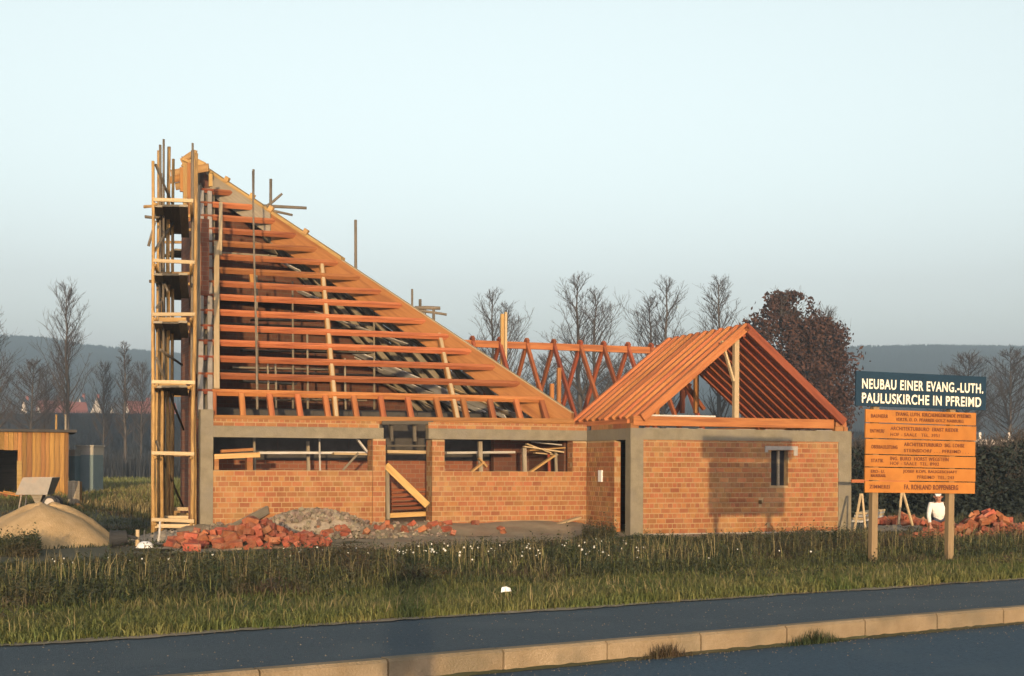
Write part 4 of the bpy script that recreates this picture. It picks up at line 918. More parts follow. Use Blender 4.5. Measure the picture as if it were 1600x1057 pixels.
# ------------------------------------------------------------------ people
def skin_mesh(name, pts, edges, m, parent, sub=2, root=0):
    me = bpy.data.meshes.new(name); me.from_pydata([p[:3] for p in pts], edges, []); tmp = bpy.data.objects.new(name, me); col.objects.link(tmp)
    sk = tmp.modifiers.new('s', 'SKIN'); ss = tmp.modifiers.new('u', 'SUBSURF'); ss.levels = ss.render_levels = sub
    sk.use_smooth_shade = True
    for i, p in enumerate(pts):
        r = p[3]; me.skin_vertices[0].data[i].radius = r if isinstance(r, tuple) else (r, r)
    me.skin_vertices[0].data[root].use_root = True
    bpy.context.view_layer.update()
    out = bpy.data.meshes.new_from_object(tmp.evaluated_get(bpy.context.evaluated_depsgraph_get())); bpy.data.objects.remove(tmp); bpy.data.meshes.remove(me)
    out.name = name; out.materials.clear(); return link(name, out, m, parent)
def hand(parent, wrist, d, side, m='skin'):
    """palm, four fingers and a thumb, slightly curled, pointing along d"""
    d = Vector(d).normalized(); a = d.cross(Vector((0, 1, .2))).normalized(); n = d.cross(a); w = Vector(wrist); mb = None
    pts = [(*w, .026), (*(w + d * .05), .032), (*(w + d * .09), .036)]; ed = [(0, 1), (1, 2)]
    for k, off in enumerate((-.03, -.01, .01, .03)):
        L = (.065, .075, .072, .055)[k]; b = len(pts); p = w + d * .10 + a * off
        pts += [(*p, .010), (*(p + d * L * .55 + n * .012), .009), (*(p + d * L + n * .04), .007)]; ed += [(2, b), (b, b + 1), (b + 1, b + 2)]
    b = len(pts); p = w + d * .045 - a * .035 * side; pts += [(*p, .011), (*(p + d * .035 - a * .02 * side), .010), (*(p + d * .06 - a * .02 * side + n * .01), .008)]; ed += [(1, b), (b, b + 1), (b + 1, b + 2)]
    return pts, ed
def person(name, label, loc_, rz, J, cat='person'):
    """J: joint dictionary in local metres. Body is one skinned mesh; shirt, trousers, hair are children"""
    root = empty(name, loc_, rz); tag(root, label, cat)
    P = []; E = []; idx = {}
    def add(k, p, r): idx[k] = len(P); P.append((*p, r))
    order = [('pelvis', .10), ('waist', .09), ('chest', .10), ('neck', .055), ('head0', .065), ('head1', .093), ('head2', .085)]
    for k, r in order: add(k, J[k], r)
    E += [(0, 1), (1, 2), (2, 3), (3, 4), (4, 5), (5, 6)]
    for s in 'LR':
        for k, r, par in (('sho', .05, 'chest'), ('elb', .042, None), ('wri', .028, None)):
            add(k + s, J[k + s], r); E.append((idx[par] if par else len(P) - 2, len(P) - 1))
        for k, r, par in (('hip', .085, 'pelvis'), ('kne', .06, None), ('ank', .04, None), ('toe', .035, None)):
            add(k + s, J[k + s], r); E.append((idx[par] if par else len(P) - 2, len(P) - 1))
        w, e = Vector(J['wri' + s]), Vector(J['elb' + s]); hp, he = hand(None, w + (w - e).normalized() * .02, w - e, 1 if s == 'R' else -1); b = len(P); P.extend(hp); E.append((idx['wri' + s], b)); E.extend([(i + b, j + b) for i, j in he])
    skin_mesh('body', P, E, 'skin', root)
    # face: nose, ears, eyes
    h = Vector(J['head1']); fwd = Vector(J['face']).normalized(); sd = fwd.cross(Z).normalized()
    MB().tube(h + fwd * .085 + Z * .005, h + fwd * .115 - Z * .025, .008, .016, n=6).build('nose', 'skin', root, True)
    for s in (-1, 1):
        MB().tube(h + sd * s * .085, h + sd * s * .10 - Z * .01, .03, .022, n=8).build('ear', 'skin', root, True)
        MB().tube(h + fwd * .082 + sd * s * .032 + Z * .015, h + fwd * .09 + sd * s * .032 + Z * .015, .011, .009, n=8).build('eye', 'dark_hole', root, True)
    MB().tube(h + fwd * .083 - sd * .022 - Z * .052, h + fwd * .083 + sd * .022 - Z * .052, .006, n=6).build('mouth', 'loose_brick', root, True)
    SP = []; SE = []
    for k, r in (('pelvis', .125), ('waist', .125), ('chest', .14)): SP.append((*J[k], r))
    nk = Vector(J['chest']).lerp(Vector(J['neck']), .75); SP.append((*nk, .085)); SE = [(0, 1), (1, 2), (2, 3)]
    for s in 'LR':
        b = len(SP); w = Vector(J['elb' + s]).lerp(Vector(J['wri' + s]), .9); SP += [(*J['sho' + s], .07), (*J['elb' + s], .05), (*w, .038)]; SE += [(2, b), (b, b + 1), (b + 1, b + 2)]
    skin_mesh('shirt', SP, SE, J['shirt'], root)
    TP = [(*J['pelvis'], .15)]; TE = []
    for s in 'LR':
        b = len(TP); TP += [(*J['hip' + s], .105), (*J['kne' + s], .078), (*J['ank' + s], .06)]; TE += [(0, b), (b, b + 1), (b + 1, b + 2)]
    skin_mesh('trousers', TP, TE, 'trousers', root)
    for s in 'LR': 
        a, t = Vector(J['ank' + s]), Vector(J['toe' + s]); skin_mesh('shoe', [(*(a - Z * .03 - (t - a) * .25), .05), (*((a + t) / 2 - Z * .02), .05), (*t, .042)], [(0, 1), (1, 2)], 'rubber', root)
    if J.get('cap'):
        skin_mesh('cap', [(*(Vector(J['head2']) + Z * .03 - fwd * .01), .10), (*(Vector(J['head2']) + Z * .07 - fwd * .01), .08)], [(0, 1)], 'cap', root)
        MB().add([h + fwd * .06 + sd * .07 + Z * .075, h + fwd * .15 + sd * .04 + Z * .06, h + fwd * .15 - sd * .04 + Z * .06, h + fwd * .06 - sd * .07 + Z * .075, h + fwd * .06 + sd * .07 + Z * .085, h + fwd * .15 + sd * .04 + Z * .068, h + fwd * .15 - sd * .04 + Z * .068, h + fwd * .06 - sd * .07 + Z * .085], BOXF).build('cap_peak', 'cap', root)
    else: skin_mesh('hair', [(*(Vector(J['head2']) - Z * .02 - fwd * .02), .105), (*(Vector(J['head2']) + Z * .02), .085)], [(0, 1)], 'cloth', root)
    return root
# the man at work, kneeling upright behind the bricks, left arm reaching down to them
wY = 30.6; wp = at(1466, 728, wY); wgz = gz(wp.x, wY) + .02
person('person', 'person in white shirt and pale cap kneeling over bricks behind the sign post', (wp.x, wY, wgz), R(0), dict(
    pelvis=(.03, .06, .40), waist=(.02, .02, .52), chest=(0, -.05, .72), neck=(-.02, -.08, .87), head0=(-.03, -.10, .91), head1=(-.035, -.12, .98), head2=(-.03, -.11, 1.02), face=(-.35, -1, -.35),
    shoL=(-.19, -.06, .80), elbL=(-.27, -.18, .56), wriL=(-.28, -.32, .36), shoR=(.19, -.05, .80), elbR=(.24, -.16, .58), wriR=(.16, -.32, .42),
    hipL=(-.08, .05, .38), kneL=(-.14, -.32, .12), ankL=(-.12, .1, .07), toeL=(-.12, .24, .04), hipR=(.14, .05, .38), kneR=(.18, -.36, .34), ankR=(.18, -.26, .07), toeR=(.18, -.40, .04), shirt='shirt', cap=True))
# the photographer, standing just behind the viewpoint; throws the long shadow over kerb, path and verge
person('person', 'person in dark clothes standing behind the viewpoint on the road', (.03, -.42, 0.02), 0, dict(
    pelvis=(0, 0, .94), waist=(0, 0, 1.08), chest=(0, 0, 1.32), neck=(0, .01, 1.50), head0=(0, .02, 1.54), head1=(0, .03, 1.63), head2=(0, .02, 1.68), face=(0, 1, 0),
    shoL=(-.19, 0, 1.42), elbL=(-.30, .10, 1.20), wriL=(-.12, .18, 1.36), shoR=(.19, 0, 1.42), elbR=(.30, .10, 1.20), wriR=(.12, .18, 1.36),
    hipL=(-.1, 0, .90), kneL=(-.11, .02, .50), ankL=(-.12, 0, .09), toeL=(-.13, .16, .04), hipR=(.1, 0, .90), kneR=(.11, .02, .50), ankR=(.12, 0, .09), toeR=(.13, .16, .04), shirt='cloth'))

# ------------------------------------------------------------------ vegetation on the verge
def near_wall(x, y):
    t = -(x - KP.x) * math.sin(TH) + (y - KP.y) * math.cos(TH); return np.where(y < 38, 1 - .5 * sstep(9.5, 13.5, t), 1.0)
def blades(n, gen, hmin, hmax, w, lean, name, m, label, zoff=0.0):
    x, y = gen(n); n = len(x); z = ground_z(x, y) + zoff
    h = rng.uniform(hmin, hmax, n) * rng.uniform(.6, 1.0, n) * near_wall(x, y); a = rng.uniform(0, np.pi, n); la = rng.uniform(0, 2 * np.pi, n); ll = rng.uniform(0, lean, n) * h
    ww = w * rng.uniform(.6, 1.3, n) / 2; dx, dy = np.cos(a) * ww, np.sin(a) * ww; lx, ly = np.cos(la) * ll, np.sin(la) * ll
    b0 = np.stack([x - dx, y - dy, z - .02], -1); b1 = np.stack([x + dx, y + dy, z - .02], -1)
    m0 = np.stack([x - dx * .7 + lx * .35, y - dy * .7 + ly * .35, z + h * .6], -1); m1 = np.stack([x + dx * .7 + lx * .35, y + dy * .7 + ly * .35, z + h * .6], -1); t = np.stack([x + lx, y + ly, z + h * (1 - .25 * (ll / np.maximum(h, 1e-3)))], -1)
    v = np.stack([b0, b1, m1, m0, t], 1).reshape(-1, 3); i = np.arange(n)[:, None] * 5
    f = np.concatenate([i + [0, 1, 2], i + [0, 2, 3], i + [3, 2, 4]]); o = link(name, mesh_np(name, v, f), m); tag(o, label, 'grass', kind='stuff'); return o
def verge(t0, t1, s0=-26, s1=24, edge=.0, clump=0.0):
    def g(n):
        s = rng.uniform(s0, s1, n * 2); t = t0 + (t1 - t0) * rng.uniform(0, 1, n * 2)
        t1s = t1 + edge * (np.sin(s * .9) + .6 * np.sin(s * 2.3 + 1)); t0s = t0 + (edge * .8 * (np.sin(s * .9) + .6 * np.sin(s * 2.3 + 1)) if clump else .09 * np.sin(s * 4.1) + .06 * np.sin(s * 9) + .05 * np.sin(s * 23) - .05 + rng.exponential(.06, n * 2))
        k = (t < t1s) & (t > t0s)
        x = KP.x + s * SD.x + t * TD.x; y = KP.y + s * SD.y + t * TD.y
        k &= (np.abs(x / np.maximum(y, 1)) < .41)
        if clump:
            q = np.sin(x * 1.9 + 2 * np.sin(y * .8)) * np.sin(y * 2.1 + np.sin(x)) ; k &= rng.uniform(-1, 1.2, n * 2) < q + clump
        return x[k][:n], y[k][:n]
    return g
blades(260000, verge(2.16, 7.6, edge=.6), .04, .17, .013, 1.25, 'verge_grass', 'grass', 'light yellow green grass along the footpath')
blades(20000, verge(2.4, 9.5, edge=.3, clump=-.2), .06, .30, .009, .9, 'dry_grass', 'straw', 'dry straw coloured stalks among the verge grass')
blades(70000, verge(6.0, 15.2, edge=.4), .08, .28, .018, .8, 'weed_grass', 'weed', 'dark rank grass under the tall weeds')
def weeds(n, gen, hmin, hmax, name, m, label, nl=9, lw=.034):
    x, y = gen(n); n = len(x); z = ground_z(x, y); h = rng.uniform(hmin, hmax, n) * rng.uniform(.5, 1, n) * (.62 + .5 * np.sin(x * 1.3 + 2 * np.sin(y * .7)) * np.sin(y * .9 + x * .4) + .25 * np.sin(x * 4.1) * np.sin(y * 3.3)).clip(.25, 1.3) * (near_wall(x, y) if hmax < .8 else 1); la = rng.uniform(0, 2 * np.pi, n); ll = rng.uniform(0, .3, n) * h
    tris = []; tx, ty, tz = x + np.cos(la) * ll, y + np.sin(la) * ll, z + h
    tris.append(np.stack([np.stack([x - .005, y, z], -1), np.stack([x + .005, y, z], -1), np.stack([tx, ty, tz], -1)], 1))
    for k in range(nl):
        q = (k + rng.uniform(.2, 1, n)) / nl; px, py, pz = x + (tx - x) * q, y + (ty - y) * q, z + h * q
        a = rng.uniform(0, 2 * np.pi, n); L = rng.uniform(.05, .14, n) * (1.25 - .8 * q); e = rng.uniform(-.3, .9, n); w = lw * rng.uniform(.4, 1, n)
        ex, ey, ez = px + np.cos(a) * L, py + np.sin(a) * L, pz + L * e; mx, my, mz = (px + ex) / 2, (py + ey) / 2, (pz + ez) / 2
        sx_, sy_ = -np.sin(a) * w / 2, np.cos(a) * w / 2; up = rng.uniform(-.5, .5, n) * w
        tris.append(np.stack([np.stack([px, py, pz], -1), np.stack([mx + sx_, my + sy_, mz + up], -1), np.stack([ex, ey, ez], -1)], 1)); tris.append(np.stack([np.stack([px, py, pz], -1), np.stack([ex, ey, ez], -1), np.stack([mx - sx_, my - sy_, mz - up], -1)], 1))
    v = np.concatenate(tris).reshape(-1, 3); f = np.arange(len(v)).reshape(-1, 3); o = link(name, mesh_np(name, v, f), m); tag(o, label, 'weeds', kind='stuff'); return np.stack([tx, ty, tz], -1)
weeds(1500, verge(4.2, 7.2, edge=.9, clump=-.2), .15, .42, 'scattered_weeds', 'weed', 'scattered leafy weeds in the light verge grass', nl=8)
blades(24000, verge(6.5, 13.5, edge=.5, clump=-.2), .10, .42, .011, .6, 'pale_stalks', 'grass', 'pale green grass stalks among the dark weeds')
blades(9000, verge(7.0, 14.0, edge=.5, clump=-.1), .25, .75, .009, .35, 'dry_stalks', 'straw', 'tall dry stalks standing above the weeds')
weeds(21000, verge(6.4, 15.2, edge=1.2, clump=.4), .2, .72, 'tall_weeds', 'weed', 'dark brownish weeds growing before the building site', nl=9)
def lot(px0, px1, Y0, Y1):
    def g(n): Yv = rng.uniform(Y0, Y1, n); px = rng.uniform(px0, px1, n); x = (px - CX) / F_PX * Yv; q = np.sin(x * .9 + 1) * np.sin(Yv * .7) + .4 * np.sin(x * 2.3 + Yv); k = rng.uniform(-1, 1, n) < q + .55; return x[k], Yv[k]
    return g
blades(26000, lot(-40, 262, 27, 46), .05, .26, .022, .7, 'lot_grass', 'weed', 'dark short grass between sand heap and scaffold')
blades(22000, lot(60, 250, 40, 62), .1, .4, .03, .6, 'lot_grass', 'straw', 'dry tan grass behind the scaffold')
blades(26000, lot(1335, 1680, 26, 46), .05, .28, .022, .7, 'lot_grass', 'weed', 'dark short grass round the right brick heap')
def pxband(px0, px1, Y0, Y1):
    def g(n):
        Yv = rng.uniform(Y0, Y1, n); px = rng.uniform(px0, px1, n); return (px - CX) / F_PX * Yv, Yv
    return g
weeds(1500, pxband(900, 1345, 27.5, 31.0), .2, .60, 'wall_weeds', 'weed', 'tangled weeds along the foot of the annex wall', nl=9)
weeds(260, pxband(912, 960, 31.0, 32.6), .5, 1.15, 'corner_weeds', 'weed', 'tall dark weeds in the corner of hall and annex', nl=10)
weeds(700, pxband(-20, 60, 24.5, 27), .3, .9, 'corner_weeds', 'weed', 'tall dark weeds at the left edge before the sand heap', nl=10)
# white flowers
fx = []
for k in range(150):
    px = random.choice([random.gauss(770, 60), random.gauss(930, 40), random.gauss(650, 50), random.gauss(120, 70), random.gauss(480, 30), random.uniform(0, 1300)]); Yv = random.uniform(19.5, 25); x, y = (px - CX) / F_PX * Yv, Yv
    if not 6.8 < to_st(x, y)[1] < 12.5: continue
    fx.append((x, y, gz(x, y) + random.uniform(.20, .40) * float(near_wall(np.array([x]), np.array([y]))[0])))
mb = MB()
for (x, y, z) in fx:
    r = random.uniform(.010, .020); a = random.uniform(0, 1); p = Vector((x, y, z)); n_ = Vector((random.uniform(-.5, .5), -1, random.uniform(.1, 1.4))).normalized(); e = n_.orthogonal().normalized(); g_ = n_.cross(e)
    mb.add([p + n_ * .006] + [p + (e * math.cos(q * math.pi / 3 + a) + g_ * math.sin(q * math.pi / 3 + a)) * r for q in range(6)], [(0, 1 + q, 1 + (q + 1) % 6) for q in range(6)])
tag(mb.build('wild_flowers', 'flower'), 'small white wild flowers scattered through the dark weeds', 'flowers', kind='stuff')
# tufts in the gutter
def tuft(label, px, py, n, w):
    Yc = EYE * F_PX / (py - HY - (px - CX) * ROLL); c = Vector(((px - CX) / F_PX * Yc, Yc)); mb = MB()
    s, t = to_st(c.x, c.y)
    for k in range(n):
        ss = s + random.gauss(0, w); p = st(ss, random.uniform(-.09, -.012), 0.0); h = random.uniform(.03, .17) * math.exp(-((ss - s) / w) ** 2 / 2); a = random.uniform(0, 6.28); l = random.uniform(.2, .9) * h
        d = Vector((math.cos(a), math.sin(a), 0)); e = Vector((-d.y, d.x, 0)) * .005; mb.add([p - e, p + e, p + d * l + Z * h], [(0, 1, 2)])
    o = mb.build('weed_tuft', 'weed'); tag(o, label, 'weeds', kind='stuff')
    return o
tuft('small weed tuft growing from the gutter at the middle of the kerb', 1030, 1026, 260, .16)
tuft('wider weed tuft growing from the gutter right of the middle of the kerb', 1250, 1003, 380, .22)

# ------------------------------------------------------------------ trees
def tubes_np(segs, n=3):
    """segs: list of (p0,p1,r0,r1)"""
    S = np.array([[*a, *b, r0, r1] for a, b, r0, r1 in segs]); p0, p1 = S[:, :3], S[:, 3:6]; d = p1 - p0; d /= np.maximum(np.linalg.norm(d, axis=1, keepdims=True), 1e-6)
    ref = np.where(np.abs(d[:, 2:3]) > .9, np.array([[1., 0, 0]]), np.array([[0, 0, 1.]])); a = np.cross(d, ref); a /= np.linalg.norm(a, axis=1, keepdims=True); b = np.cross(d, a); rings = []
    for p, r in ((p0, S[:, 6:7]), (p1, S[:, 7:8])):
        for j in range(n): q = 2 * math.pi * j / n; rings.append(p + (a * math.cos(q) + b * math.sin(q)) * r)
    v = np.stack(rings, 1).reshape(-1, 3); i = np.arange(len(S))[:, None] * 2 * n
    f = np.concatenate([i + [j, (j + 1) % n, n + (j + 1) % n, n + j] for j in range(n)]); return v, f
def tree_skeleton(H, W, seed, bare_to=.22, ang=(28, 52), nbr=60, spread=1.0, stems=1, twig=.011):
    rr = random.Random(seed); trunk = []; tw = []; tips = []
    def crown(q): r_ = max(0, min(1, (q - bare_to) / (1 - bare_to))); return W * min(1, .5 + 2.2 * r_) * (1 - r_) ** .62
    for sidx in range(stems):
        lean = Vector((rr.uniform(-.03, .03), rr.uniform(-.03, .03), 0)) + (Vector(((sidx - (stems - 1) / 2) * .10, 0, 0)) if stems > 1 else Vector((0, 0, 0))); pts = [Vector((0, 0, -.3))]; K = 12; hh = H * (1 if sidx == 0 else rr.uniform(.88, .97))
        for k in range(1, K + 1): q = k / K; pts.append(Vector((lean.x * hh * (q if stems == 1 else min(q, .55)) + rr.uniform(-.01, .01) * H * .5, lean.y * hh * q, hh * q)))
        r0 = H * .011
        for k in range(K): trunk.append((pts[k], pts[k + 1], r0 * (1 - k / K) ** .9 + .015, r0 * (1 - (k + 1) / K) ** .9 + .012))
        for bi in range(nbr // stems):
            q = bare_to + (1 - bare_to) * (bi + rr.random()) / (nbr // stems) * .97; base = pts[int(q * K)].lerp(pts[min(K, int(q * K) + 1)], q * K - int(q * K)); az = rr.uniform(0, 2 * math.pi); an = R(rr.uniform(*ang)); L = crown(q) / max(.35, math.sin(an)) * rr.uniform(.6, 1.08); L = min(L, (hh * .99 - base.z) * .95 + .35)
            d = Vector((math.cos(az) * math.sin(an), math.sin(az) * math.sin(an), math.cos(an))); p = base; n_ = 5; br = max(.016, r0 * .30 * (1 - q) + .014)
            for k in range(n_):
                d = (d + Vector((rr.uniform(-.16, .16), rr.uniform(-.16, .16), .10))).normalized(); p2 = p + d * (L / n_); trunk_or = trunk if k < 2 and br > .04 else tw; trunk_or.append((p, p2, br * (1 - k / n_) + .008, br * (1 - (k + 1) / n_) + .008))
                for tj in range(3 if k else 1):
                    td = (d + Vector((rr.uniform(-.8, .8), rr.uniform(-.8, .8), rr.uniform(-.15, .7)))).normalized(); tl = L * rr.uniform(.12, .3) + .25; pb = p.lerp(p2, rr.random()); pe = pb + td * tl; tw.append((pb, pe, twig, twig * .6)); tips.append(pe)
                    for uj in range(2):
                        ud = (td + Vector((rr.uniform(-.7, .7), rr.uniform(-.7, .7), rr.uniform(-.1, .7)))).normalized(); ub_ = pb.lerp(pe, rr.uniform(.3, .95)); ue = ub_ + ud * tl * rr.uniform(.35, .7); tw.append((ub_, ue, twig * .8, twig * .5)); tips.append(ue)
                p = p2
            tips.append(p)
    return trunk, tw, tips
PROTO = {}
def proto(key, **kw):
    tr, tw, tips = tree_skeleton(**kw); a, b = tubes_np(tr, 5), tubes_np(tw, 3); PROTO[key] = (mesh_np('trunk', *a), mesh_np('crown', *b), tips)
    PROTO[key][0].materials.append(MATS['bark']); PROTO[key][1].materials.append(MATS['twig'])
proto('pop1', H=18, W=3.0, seed=1, nbr=66, ang=(22, 44)); proto('pop2', H=18, W=3.0, seed=2, nbr=80, stems=2, bare_to=.26, ang=(22, 46)); proto('pop3', H=18, W=2.8, seed=3, nbr=60, ang=(22, 44)); proto('round', H=9, W=3.4, seed=4, nbr=60, bare_to=.2, ang=(40, 70)); proto('thin', H=14, W=1.8, seed=5, nbr=50)
PH = {'pop1': 18, 'pop2': 18, 'pop3': 18, 'round': 9, 'thin': 14}
def bare_tree(label, key, px, ytop, Yv, wide=1.0, rz=0.0, base_z=None):
    p = at(px, ytop, Yv); bz = gz(p.x, Yv) if base_z is None else base_z; o = empty('bare_tree', (p.x, Yv, bz), rz); s = (p.z - bz) / PH[key]; o.scale = (s * wide, s * wide, s); tag(o, label, 'tree', 'bare trees behind the site')
    for nm, me in zip(('trunk', 'crown'), PROTO[key][:2]):
        c = bpy.data.objects.new(nm, me); col.objects.link(c); c.parent = o
bare_tree('tall bare poplar rising between shed and scaffold above the far houses', 'pop1', 108, 445, 125, 1.25)
bare_tree('bare poplar cut by the left edge of the picture', 'pop1', -8, 478, 118, 1.4, 2)
bare_tree('slender bare tree just left of the scaffold with the taller top', 'thin', 196, 535, 130, 1.3, 1)
bare_tree('low bare round tree above the shed roof', 'round', 46, 568, 140, 1.4, 2.2)
bare_tree('small bare tree between tall poplar and slender tree', 'round', 163, 572, 145, .75, .4)
bare_tree('small bare tree close beside the scaffold', 'round', 220, 572, 150, .75, 3.0)
bare_tree('faint bare tree behind the tall poplar', 'round', 72, 582, 165, .8, 4.0)
bare_tree('bare twin topped poplar rising behind the foot of the sloping ridge', 'pop2', 776, 455, 122, 1.5, 0.1)
bare_tree('tallest bare twin topped poplar behind the crossed red rafters', 'pop2', 911, 431, 118, 1.6, .15)
bare_tree('bare twin topped poplar just left of the annex gable', 'pop2', 1034, 440, 125, 1.6, 3.1)
bare_tree('bare poplar peeping over the annex gable', 'pop3', 1127, 436, 120, 1.5, .8)
bare_tree('faint bare tree showing beyond the leafy tree', 'round', 1285, 490, 135, .8, .3)
bare_tree('low misty bare tree seen through the crossed rafters', 'round', 850, 560, 160, 1.6, 1.3)
bare_tree('low misty bare tree behind the left end of the annex rafters', 'round', 960, 568, 170, 1.6, 2.9)
bare_tree('hazy bare tree rising just above the blue sign board', 'round', 1506, 558, 150, 1.5, 1.9)
bare_tree('hazy bare tree at the right edge beyond the sign', 'round', 1577, 553, 140, 1.5, .6)
def leafy(label, name, px, ytop, Yv, H0, W, seed, leafm, nleaf, lsize, wide=1.0, cat='tree', jitter=.45, zmin=.8):
    tr, tw, tips = tree_skeleton(H=H0, W=W, seed=seed, nbr=60, bare_to=.16, ang=(38, 72)); p = at(px, ytop, Yv); bz = gz(p.x, Yv); s = (p.z - bz) / H0; o = empty(name, (p.x, Yv, bz)); o.scale = (s * wide, s * wide, s); tag(o, label, cat)
    v, f = tubes_np(tr + tw[::3], 4); me = mesh_np('trunk', v, f); link('trunk', me, 'bark', o)
    T = np.array([list(t) for t in tips]); c = T[rng.integers(0, len(T), nleaf)] + rng.normal(0, jitter, (nleaf, 3)); rr_ = np.hypot(c[:, 0], c[:, 1]) / W; c[:, 2] = np.where(rng.uniform(0, 1, nleaf) < .5, c[:, 2] * rng.uniform(0, 1, nleaf) + .03, c[:, 2]) if zmin < .5 else c[:, 2]; c = c[(c[:, 2] > zmin) & (c[:, 2] < H0 * (1.02 - .22 * rr_ ** 2))]; az_ = np.arctan2(c[:, 1], c[:, 0]); lim = H0 * (1.02 - .2 * np.hypot(c[:, 0], c[:, 1]) ** 2 / W ** 2) * (.90 + .11 * np.sin(3 * az_ + seed) + .05 * np.sin(7 * az_)) + .6 * np.exp(-(np.hypot(c[:, 0], c[:, 1]) / (W * .25)) ** 2)
    if zmin > .5: c = c[(c[:, 2] < lim) & (np.sin(c[:, 0] * 1.7 + seed) * np.sin(c[:, 1] * 1.9) * np.sin(c[:, 2] * 1.5 + 1) > -.42)]
    nleaf = len(c)
    a = rng.normal(0, 1, (nleaf, 3)); a /= np.linalg.norm(a, axis=1, keepdims=True); b = np.cross(a, rng.normal(0, 1, (nleaf, 3))); b /= np.linalg.norm(b, axis=1, keepdims=True); L = lsize * rng.uniform(.6, 1.3, (nleaf, 1))
    v = np.stack([c - a * L, c + b * L * .5, c + a * L, c - b * L * .5], 1).reshape(-1, 3); f = np.arange(len(v)).reshape(-1, 4); link('crown', mesh_np('crown', v, f), leafm, o); return o
leafy('dense tree with dark brown autumn leaves behind the annex gable', 'leafy_tree', 1222, 460, 92, 12, 3.9, 41, 'leaf_brown', 19000, .15, 1.05, jitter=.36)
leafy('smaller dark brown leafy tree right of the dense one', 'leafy_tree', 1290, 500, 96, 10.5, 3.0, 42, 'leaf_brown', 10000, .16, .95, jitter=.36)
for k, (px, yt, Yv, w) in enumerate([(1345, 700, 45, 1.0), (1400, 694, 47, 1.1), (1450, 700, 44, 1.0), (1500, 694, 46, 1.0), (1548, 700, 44, 1.1), (1600, 690, 45, 1.1), (1650, 700, 45, 1.0)]):
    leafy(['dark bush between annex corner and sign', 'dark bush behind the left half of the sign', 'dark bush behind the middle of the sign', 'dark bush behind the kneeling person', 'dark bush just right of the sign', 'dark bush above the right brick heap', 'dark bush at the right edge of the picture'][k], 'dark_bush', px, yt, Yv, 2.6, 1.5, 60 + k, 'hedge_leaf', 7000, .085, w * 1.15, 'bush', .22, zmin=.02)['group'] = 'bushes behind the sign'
# brush in the field and on the railway bank
def bank():
    v = []; f = []; n = 60
    for i in range(n + 1):
        x = -260 + 520 * i / n; top = 8.3 - 3.0 * float(sstep(20, 60, x)); y0 = 178
        for (dy, z) in ((-14, gz(0, 164) - .5), (-3, top - .3), (0, top), (6, top), (30, top - 1)): v.append((x, y0 + dy, z + .15 * math.sin(x * .3)))
    for i in range(n):
        for j in range(4): k = i * 5 + j; f.append((k, k + 5, k + 6, k + 1))
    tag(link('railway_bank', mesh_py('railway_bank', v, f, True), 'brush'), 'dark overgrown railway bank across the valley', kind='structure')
bank()
def brush(name, label, n, xr, yr, hr, m, zf, w=.10):
    x = rng.uniform(*xr, n); y = rng.uniform(*yr, n); z = zf(x, y); h = rng.uniform(*hr, n); a = rng.uniform(0, 2 * np.pi, n); l = h * rng.uniform(0, .35, n); tx, ty = x + np.cos(a) * l, y + np.sin(a) * l
    p0 = np.stack([x - w / 2, y, z - .2], -1); p1 = np.stack([x + w / 2, y, z - .2], -1); p2 = np.stack([tx, ty, z + h], -1); v = np.stack([p0, p1, p2], 1).reshape(-1, 3); tag(link(name, mesh_np(name, v, np.arange(len(v)).reshape(-1, 3)), m), label, 'brush', kind='stuff')
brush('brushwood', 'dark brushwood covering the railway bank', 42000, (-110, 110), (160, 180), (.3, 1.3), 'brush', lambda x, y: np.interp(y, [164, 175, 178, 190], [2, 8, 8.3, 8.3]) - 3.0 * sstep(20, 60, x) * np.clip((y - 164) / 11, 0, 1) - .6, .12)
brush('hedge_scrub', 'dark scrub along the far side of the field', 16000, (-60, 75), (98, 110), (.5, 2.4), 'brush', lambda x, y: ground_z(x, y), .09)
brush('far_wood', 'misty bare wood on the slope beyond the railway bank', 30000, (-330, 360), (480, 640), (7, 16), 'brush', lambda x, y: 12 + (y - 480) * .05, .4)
def fieldg():
    def g(n): y = rng.uniform(42, 92, n); x = y * rng.uniform(-.40, -.2, n); return x, y
    return g
blades(30000, fieldg(), .12, .45, .05, .5, 'meadow_grass', 'grass', 'rough meadow grass behind the site')
# parapet of the far bridge at the right
pr = at(1530, 690, 120); par = empty('bridge_parapet', (pr.x, 120, gz(pr.x, 120))); tag(par, 'pale bridge parapet beyond the bushes right of the sign', 'bridge')
wbox('parapet_wall', 'parapet', par, -.6, 14, 0, .4, pr.z - par.location.z - .65, pr.z - par.location.z + .15); wbox('abutment', 'parapet', par, -.6, 1.0, -.3, .6, -.2, pr.z - par.location.z - .66)
for i in range(5): wbox('post', 'plaster', par, i * 2.6, i * 2.6 + .2, .05, .3, pr.z - par.location.z + .152, pr.z - par.location.z + .8)

